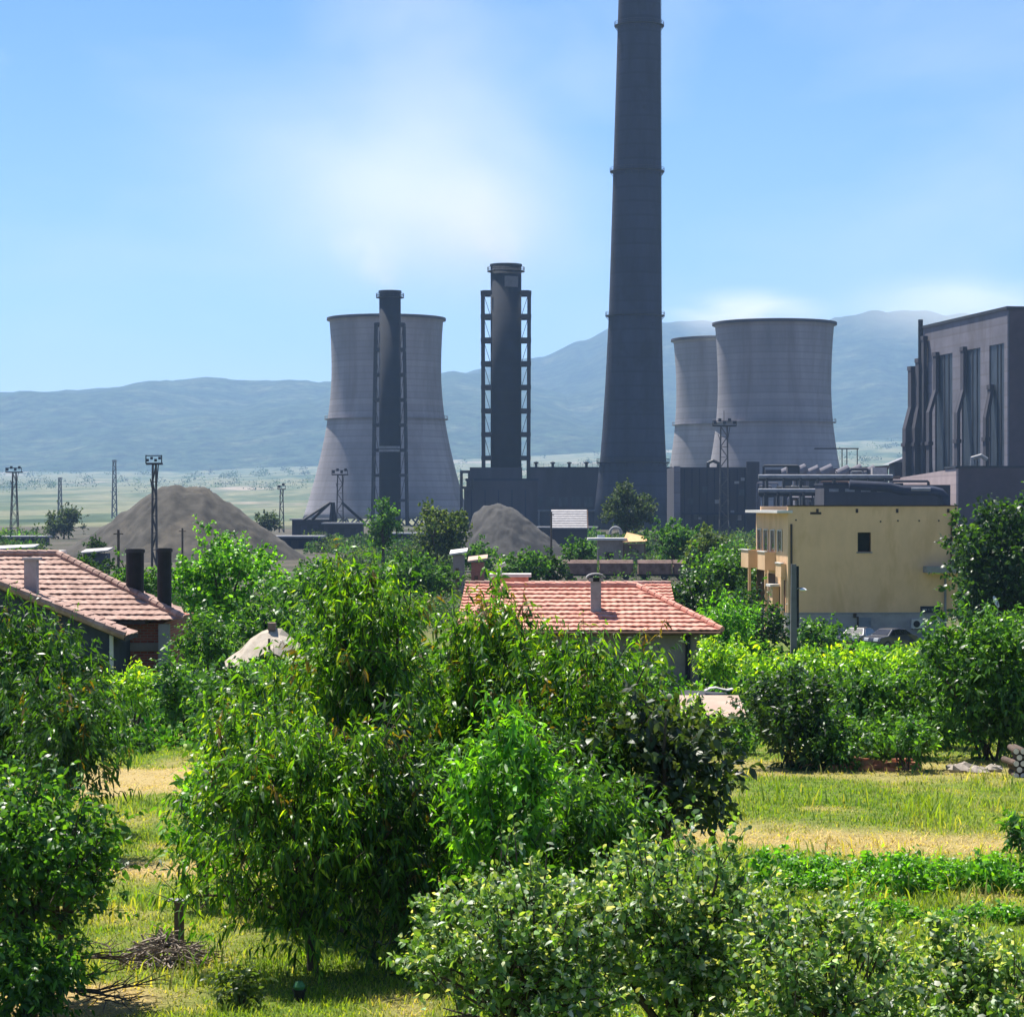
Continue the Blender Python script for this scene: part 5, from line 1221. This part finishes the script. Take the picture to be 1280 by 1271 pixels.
T('peach_tree', 'dark trunked peach filling the gap below the tallest one', 'tree', 492, 26.0, 925, 1232, 104, 'peach', 'peachdark', 305, 16, pxbase=523, group=gP, limbs=10, twigs=True)
T('peach_tree', 'shaded peach tree under the reddish one, above the pear trees', 'tree', 722, 25.5, 985, 1200, 92, 'shoots', 'mid', 306, 18, group=gP, limbs=8, twigs=True)
T('peach_tree', 'peach tree below the salmon roof, between the tallest peach and the reddish tipped one', 'tree', 598, 30, 750, 1030, 92, 'peach', 'peach', 330, 15, group=gP, redtips=.10, limbs=12, twigs=True)
T('peach_tree', 'low yellowish peach tree beside the tarpaulin shelter, left shoulder of the tallest one', 'tree', 378, 30, 850, 1070, 92, 'peach', 'peach', 331, 15, group=gP, redtips=.04, limbs=12, twigs=True)
T('peach_tree', 'shaded peach tree in the heart of the group, left of the dark vertical gap', 'tree', 430, 28.5, 850, 1150, 118, 'peach', 'peachdark', 333, 15, group=gP, limbs=10)  # darker leaf set paints in the shade at the group's heart
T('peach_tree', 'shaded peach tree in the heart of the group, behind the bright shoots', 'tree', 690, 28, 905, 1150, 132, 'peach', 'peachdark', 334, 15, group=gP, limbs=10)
T('peach_tree', 'broad peach tree filling the back of the group below the tallest tip', 'tree', 488, 31.5, 792, 1080, 138, 'peach', 'peach', 336, 15, group=gP, limbs=10)
T('plum_tree', 'dark leaved plum tree beside the field, right of the peaches', 'tree', 832, 27.8, 868, 1066, 86, 'plum', 'plum', 307, 16, limbs=12, twigs=True)
T('plum_tree', 'greyish plum tree above the dark one, under the roof corner', 'tree', 775, 38, 822, 930, 58, 'round', 'mid', 308, 12, limbs=10)
gQ = 'pear trees along the bottom of the photo'
T('pear_tree', 'glossy pear tree at bottom centre with pale shining leaves', 'tree', 655, 18.6, 1082, 1345, 145, 'pear', 'pear', 411, 12.5, group=gQ, limbs=60, twigs=True)
T('pear_tree', 'glossy pear tree with tall sprigs left of the vegetable row', 'tree', 850, 19.2, 1052, 1340, 140, 'pear', 'pear', 312, 12.5, group=gQ, limbs=12, twigs=True)
T('pear_tree', 'glossy pear tree at the bottom, below the vegetable row', 'tree', 1020, 18.2, 1135, 1345, 120, 'pear', 'pear', 313, 12.5, group=gQ, limbs=10, twigs=True)
T('pear_tree', 'pear tree cut by the bottom right corner of the photo', 'tree', 1215, 19, 1182, 1340, 118, 'pear', 'pear', 314, 12.5, group=gQ, limbs=10, twigs=True)
T('apple_tree', 'leafy apple tree in the bottom left corner with bare branches below', 'tree', 12, 23.2, 966, 1205, 104, 'apple', 'mid', 315, 14, pxbase=40, limbs=14, twigs=True, K=60)
T('peach_tree', 'dark peach tree at the left edge before the brick house', 'tree', 2, 40, 778, 1005, 124, 'peach', 'peachdark', 316, 14, group=gP, limbs=12, cov=2.8, K=50)
T('peach_tree', 'small dark peach tree between the straw path and the left edge', 'tree', 80, 36.5, 862, 1015, 66, 'peach', 'peachdark', 317, 14, group=gP, limbs=10)
T('apple_tree', 'low spreading apple tree leaning right over the bare branches at bottom left', 'tree', 78, 24, 1025, 1180, 70, 'apple', 'mid', 335, 14, pxbase=75, limbs=14, twigs=True, K=44)
T('bush', 'leafy bush at the foot of the bottom left apple tree', 'bush', 30, 22.6, 1165, 1290, 75, 'bush', 'mid', 332, 15, stems=7)
T('bush', 'fresh green bush with large leaves right of the straw path', 'bush', 292, 37, 922, 1010, 60, 'round', 'lime', 318, 12, stems=7)
T('bush', 'young green bush at the lower end of the straw path', 'bush', 256, 31, 985, 1085, 34, 'bush', 'bright', 319, 14, stems=6)
T('bush', 'leafy green bush cut by the right edge beside the field', 'bush', 1292, 34, 1010, 1110, 30, 'bush', 'mid', 320, 15, stems=6)
T('bush', 'low sprouting bush left of the green topped pot', 'bush', 300, 23.6, 1215, 1262, 26, 'bush', 'olive', 321, 12, stems=5)

# vegetable row
rng = np.random.default_rng(77)
proto = []
for q in range(4):
    k = dict(KIND['bush'], K=7, per=8, spire=4, cov=1.6, wr=.5)
    v, t, cl, cc, _ = crown_geo(rng, np.array([0, 0, .2]), np.array([.26, .24, .2]), k, .13, 'bright')
    v[:, 2] = np.maximum(v[:, 2], .01); o = thing('vegetable_plant', '', 'vegetable'); np_mesh('foliage', v, t, cl, 'leaf', o); proto.append(o)
i = 0; srng = random.Random(3)
for D, x0, x1, n in ((33.6, 985, 1290, 20), (32.5, 960, 1290, 22), (29.6, 1060, 1290, 12)):
    for j in range(n):
        if i > 3 and srng.random() < .14: continue
        px = x0 + (x1 - x0) * (j + rng.uniform(-.25, .25)) / (n - 1); o = proto[i] if i < 4 else copy_tree(proto[i % 4])
        X = PX(px, D); d = D + rng.normal() * .3; o.location = (X, d, g(X, d)); o.rotation_euler = (0, 0, rng.random() * 6.28); sc = rng.uniform(.55, .95) * (.7 if D < 30 else 1); o.scale = (sc, sc, sc * rng.uniform(.5, 1.05))
        tag(o, 'leafy green vegetable plant in the rows below the straw field', 'vegetable', 'vegetable plants in rows'); i += 1

# ------------------------------------------------------------------ grass and weeds (uncountable)
def blades(name, n, xf, y0, y1, hmin, hmax, seed, wid=.02, keep=None, l0=.1, l1=.7, hay=False):
    rng = np.random.default_rng(seed)
    y = y0 * (y1 / y0) ** (rng.random(n) ** .85); x = xf(y, rng.random(n))
    dr = dryness(x, y); kp = (rng.random(n) < np.clip(1.12 - dr * .75, .12, 1)) if not hay else (rng.random(n) < np.clip(dr * 1.2 - .15, .03, 1))
    if keep is not None: kp &= keep(x, y, rng)
    x, y, dr = x[kp], y[kp], dr[kp]; n = len(x)
    c = np.stack([x, y, gz(x, y) + (fbm(x * .5, y * .4, 9) - .5) * .16 - .01], 1)
    tuft = fbm(x * 1.1, y * .9, 31)
    h = (hmin + (hmax - hmin) * rng.random(n) ** 2) * (.45 + 1.3 * np.clip(tuft - .25, 0, 1)) * (np.clip(1.15 - dr * .75, .25, 1.1) if not hay else 1)
    a = rng.random(n) * 6.28; lean = rng.uniform(l0, l1, n)
    ax = np.stack([np.cos(a) * lean, np.sin(a) * lean, np.ones(n)], 1); ax = unit(ax); s = np.stack([-np.sin(a), np.cos(a), np.zeros(n)], 1)
    w = (wid * (y / 40) ** .5)[:, None]; h = h[:, None]
    v = np.empty((n, 5, 3)); v[:, 0] = c - s * w * .5; v[:, 1] = c + s * w * .5; m1 = c + ax * h * .6
    v[:, 2] = m1 - s * w * .35; v[:, 3] = m1 + s * w * .35; v[:, 4] = c + ax * h + np.stack([np.cos(a), np.sin(a), np.full(n, -.25)], 1) * h * .22
    t = np.array([[0, 1, 3], [0, 3, 2], [2, 3, 4]])[None] + (np.arange(n) * 5)[:, None, None]
    big = fbm(x * .6, y * .35, 41)[:, None]
    gcol = np.array([[.075, .17, .016]]) * (1 - big) + np.array([[.22, .30, .03]]) * big
    scol = np.array([[.52, .40, .18]]); mx = np.clip(dr * 1.0 + rng.normal(size=n) * .18 + (.5 if hay else 0), 0, 1)[:, None]
    cl = (gcol * (1 - mx) + scol * mx) * rng.uniform(.35 if hay else .6, 1.35, (n, 1))
    o = np_mesh(name, v.reshape(-1, 3), t.reshape(-1, 3), np.repeat(cl, 5, 0).clip(.005, .7), 'grass'); tag(o, kind='stuff'); return o
blades('grass', 300000, lambda y, u: (u - .5) * y * .47, 20, 64, .04, .14, 51)
blades('hay', 130000, lambda y, u: (u - .5) * y * .47, 22, 62, .10, .34, 53, .016, l0=2., l1=7., hay=True)
blades('weeds', 16000, lambda y, u: (u - .5) * y * .47, 20.5, 60, .25, .6, 52, .03, keep=lambda x, y, r: (fbm(x * .55, y * .4, 61) > .60))

# ------------------------------------------------------------------ small things in the garden
D = 27.0; X = PX(224, D); th = thing('garden_post', 'dark wooden post with a small pale board on top beside the brush pile', 'post', (X, D, g(X, D)))
h = PZ(1126, D) - g(X, D)
MB().hexa([(-.055, -.05, -.2), (.05, -.05, -.2), (.05, .05, -.2), (-.055, .05, -.2)], [(-.05, -.045, h), (.055, -.045, h), (.05, .05, h), (-.05, .05, h)]).build('shaft', 'wood_pole', th)
MB().box(-.12, .07, -.08, .08, h + .002, h + .02).build('top_board', 'grey_slab', th)
D = 26.3; X = PX(208, D); rng = np.random.default_rng(8); mb = MB()
for k in range(230):
    r = rng.random() ** .6 * .52; a = rng.random() * 6.28; zc = .30 * (1 - (r / .55) ** 1.5) * rng.random() ** .5 + .03
    p = Vector((r * math.cos(a) * 1.05, r * math.sin(a), zc)); d = Vector((math.cos(a + rng.normal() * .9), math.sin(a + rng.normal() * .9), rng.normal() * .25)).normalized(); L = rng.uniform(.12, .42)
    q0, q1 = p - d * L * .5, p + d * L * .5; q0.z = max(q0.z, .01); q1.z = max(q1.z, .01)
    mb.tube([q0, p.lerp(q1, .3) + Vector(rng.normal(size=3) * .015), q1], [rng.uniform(.008, .02), .010, .004], 4)
o = mb.build('brush_pile', 'deadwood'); o.location = (X, D, g(X, D) + .02); tag(o, 'heap of dry cut branches beside the dark garden post', 'brush pile')
D = 23.6; X = PX(110, D); mb = MB(); rng = np.random.default_rng(12)
def twig(p, d, L, r, dep):
    pts = [p]; 
    for k in range(4): d = (d + Vector(rng.normal(size=3) * .16)).normalized(); p = p + d * L / 4; p.z = max(p.z, .015); pts.append(p.copy())
    mb.tube(pts, list(np.linspace(r, r * .4, 5)), 5)
    if dep:
        for k in (2, 3, 4):
            for sg in (-1, 1): twig(pts[k].copy(), (d + Vector((d.y * sg, -d.x * sg, .12)) * rng.uniform(.5, 1.1)).normalized(), L * .55, r * .5, dep - 1)
twig(Vector((-.85, .1, .25)), Vector((1, -.25, -.12)), .95, .03, 2); twig(Vector((-.7, .4, .4)), Vector((1, .15, -.15)), .9, .025, 2)
o = mb.build('fallen_branch', 'bark'); o.location = (X, D, g(X, D)); tag(o, 'bare fallen branch across the pink soil in the bottom left corner', 'branch')
D = 24.0; X = PX(374, D); th = thing('plant_pot', 'black pot with a bright green top on the grass below the peach', 'pot', (X, D, g(X, D)))
MB().lathe([(.07, 0), (.1, .17), (.115, .17), (.115, .2), (.095, .2), (.09, .15)], 18).build('pot', 'black_pipe', th)
MB().lathe([(.01, .16), (.085, .2), (.105, .25), (.06, .33), (.02, .34)], 9).build('lid', 'green_paint', th)
th.scale = (.6, .6, .6)
# logs stacked at the right edge
D = 51.; k = 0; lg = None; places = ['lowest', 'second', 'third', 'fourth', 'topmost']
for row in range(5):
    for c in range(4 - row // 2):
        if lg is None:
            lg = thing('firewood_log', '', 'log'); MB().tube([(0, 0, 0), (0, .9, 0)], .07, 12).build('bark', 'log', lg); MB().tube([(0, -.012, 0), (0, -.002, 0)], .06, 12).build('cut_end', 'logend', lg); t = lg
        else: t = copy_tree(lg)
        X = PX(1269, D) + c * .15 + (row % 2) * .07; t.location = (X, D - .1, g(X, D) + .07 + row * .13)
        t.rotation_euler = (0, R(37 * k), R((k * 37) % 11 - 5)); tag(t, 'pale ended log in the %s layer of the log stack at the right edge' % places[row], 'log', 'logs stacked at the right edge, %s layer' % places[row]); k += 1
# stones and brick rubble at the field's far edge
def rock(name, label, px, D, r, mat, seed, cat, group=None):
    rg = np.random.default_rng(seed); X = PX(px, D); n = 10; vs = []; fs = []
    for i in range(5):
        ph = math.pi * (i + .5) / 5
        for j in range(n): a = 2 * math.pi * j / n; q = r * rg.uniform(.75, 1.15); vs.append((q * math.sin(ph) * math.cos(a) * 1.25, q * math.sin(ph) * math.sin(a), q * .6 * math.cos(ph) + r * .3))
    for i in range(4):
        for j in range(n): fs.append((i * n + j, i * n + (j + 1) % n, (i + 1) * n + (j + 1) % n, (i + 1) * n + j))
    fs += [tuple(range(n)), tuple(range(4 * n, 5 * n))]
    o = MB().add(vs, fs).build(name, mat); o.location = (X, D, g(X, D)); tag(o, label, cat, group); return o
for i, (px, D, r) in enumerate(((1204, 52.6, .26), (1222, 52.2, .2), (1192, 53.2, .16), (1241, 53.0, .18))):
    rock('stone', ['large tan stone at the field edge under the right thicket', 'tan stone right of the largest one at the field edge', 'small stone left of the largest one at the field edge', 'stone nearest the log stack at the field edge'][i], px, D, r, 'stone', 400 + i, 'stone', 'stones at the field edge')
rg = np.random.default_rng(5); mb = MB()
for k in range(60):
    x, y = rg.normal() * .55, rg.normal() * .3; s_ = rg.uniform(.05, .12); a = rg.random() * 3
    ca, sa = math.cos(a), math.sin(a); z = .02 + rg.random() * .12
    b4 = [(x + (u * ca - w * sa) * s_ * 1.6, y + (u * sa + w * ca) * s_) for u, w in ((-1, -1), (1, -1), (1, 1), (-1, 1))]
    tl = rg.normal() * .03; mb.hexa([(p[0], p[1], z - s_ * .5) for p in b4], [(p[0], p[1], z + s_ * .5 + tl * (i - 1.5)) for i, p in enumerate(b4)])
o = mb.build('brick_rubble', 'rubble'); X = PX(1078, 53.6); o.location = (X, 53.6, g(X, 53.6)); tag(o, 'patch of broken red bricks at the far edge of the field', 'rubble')
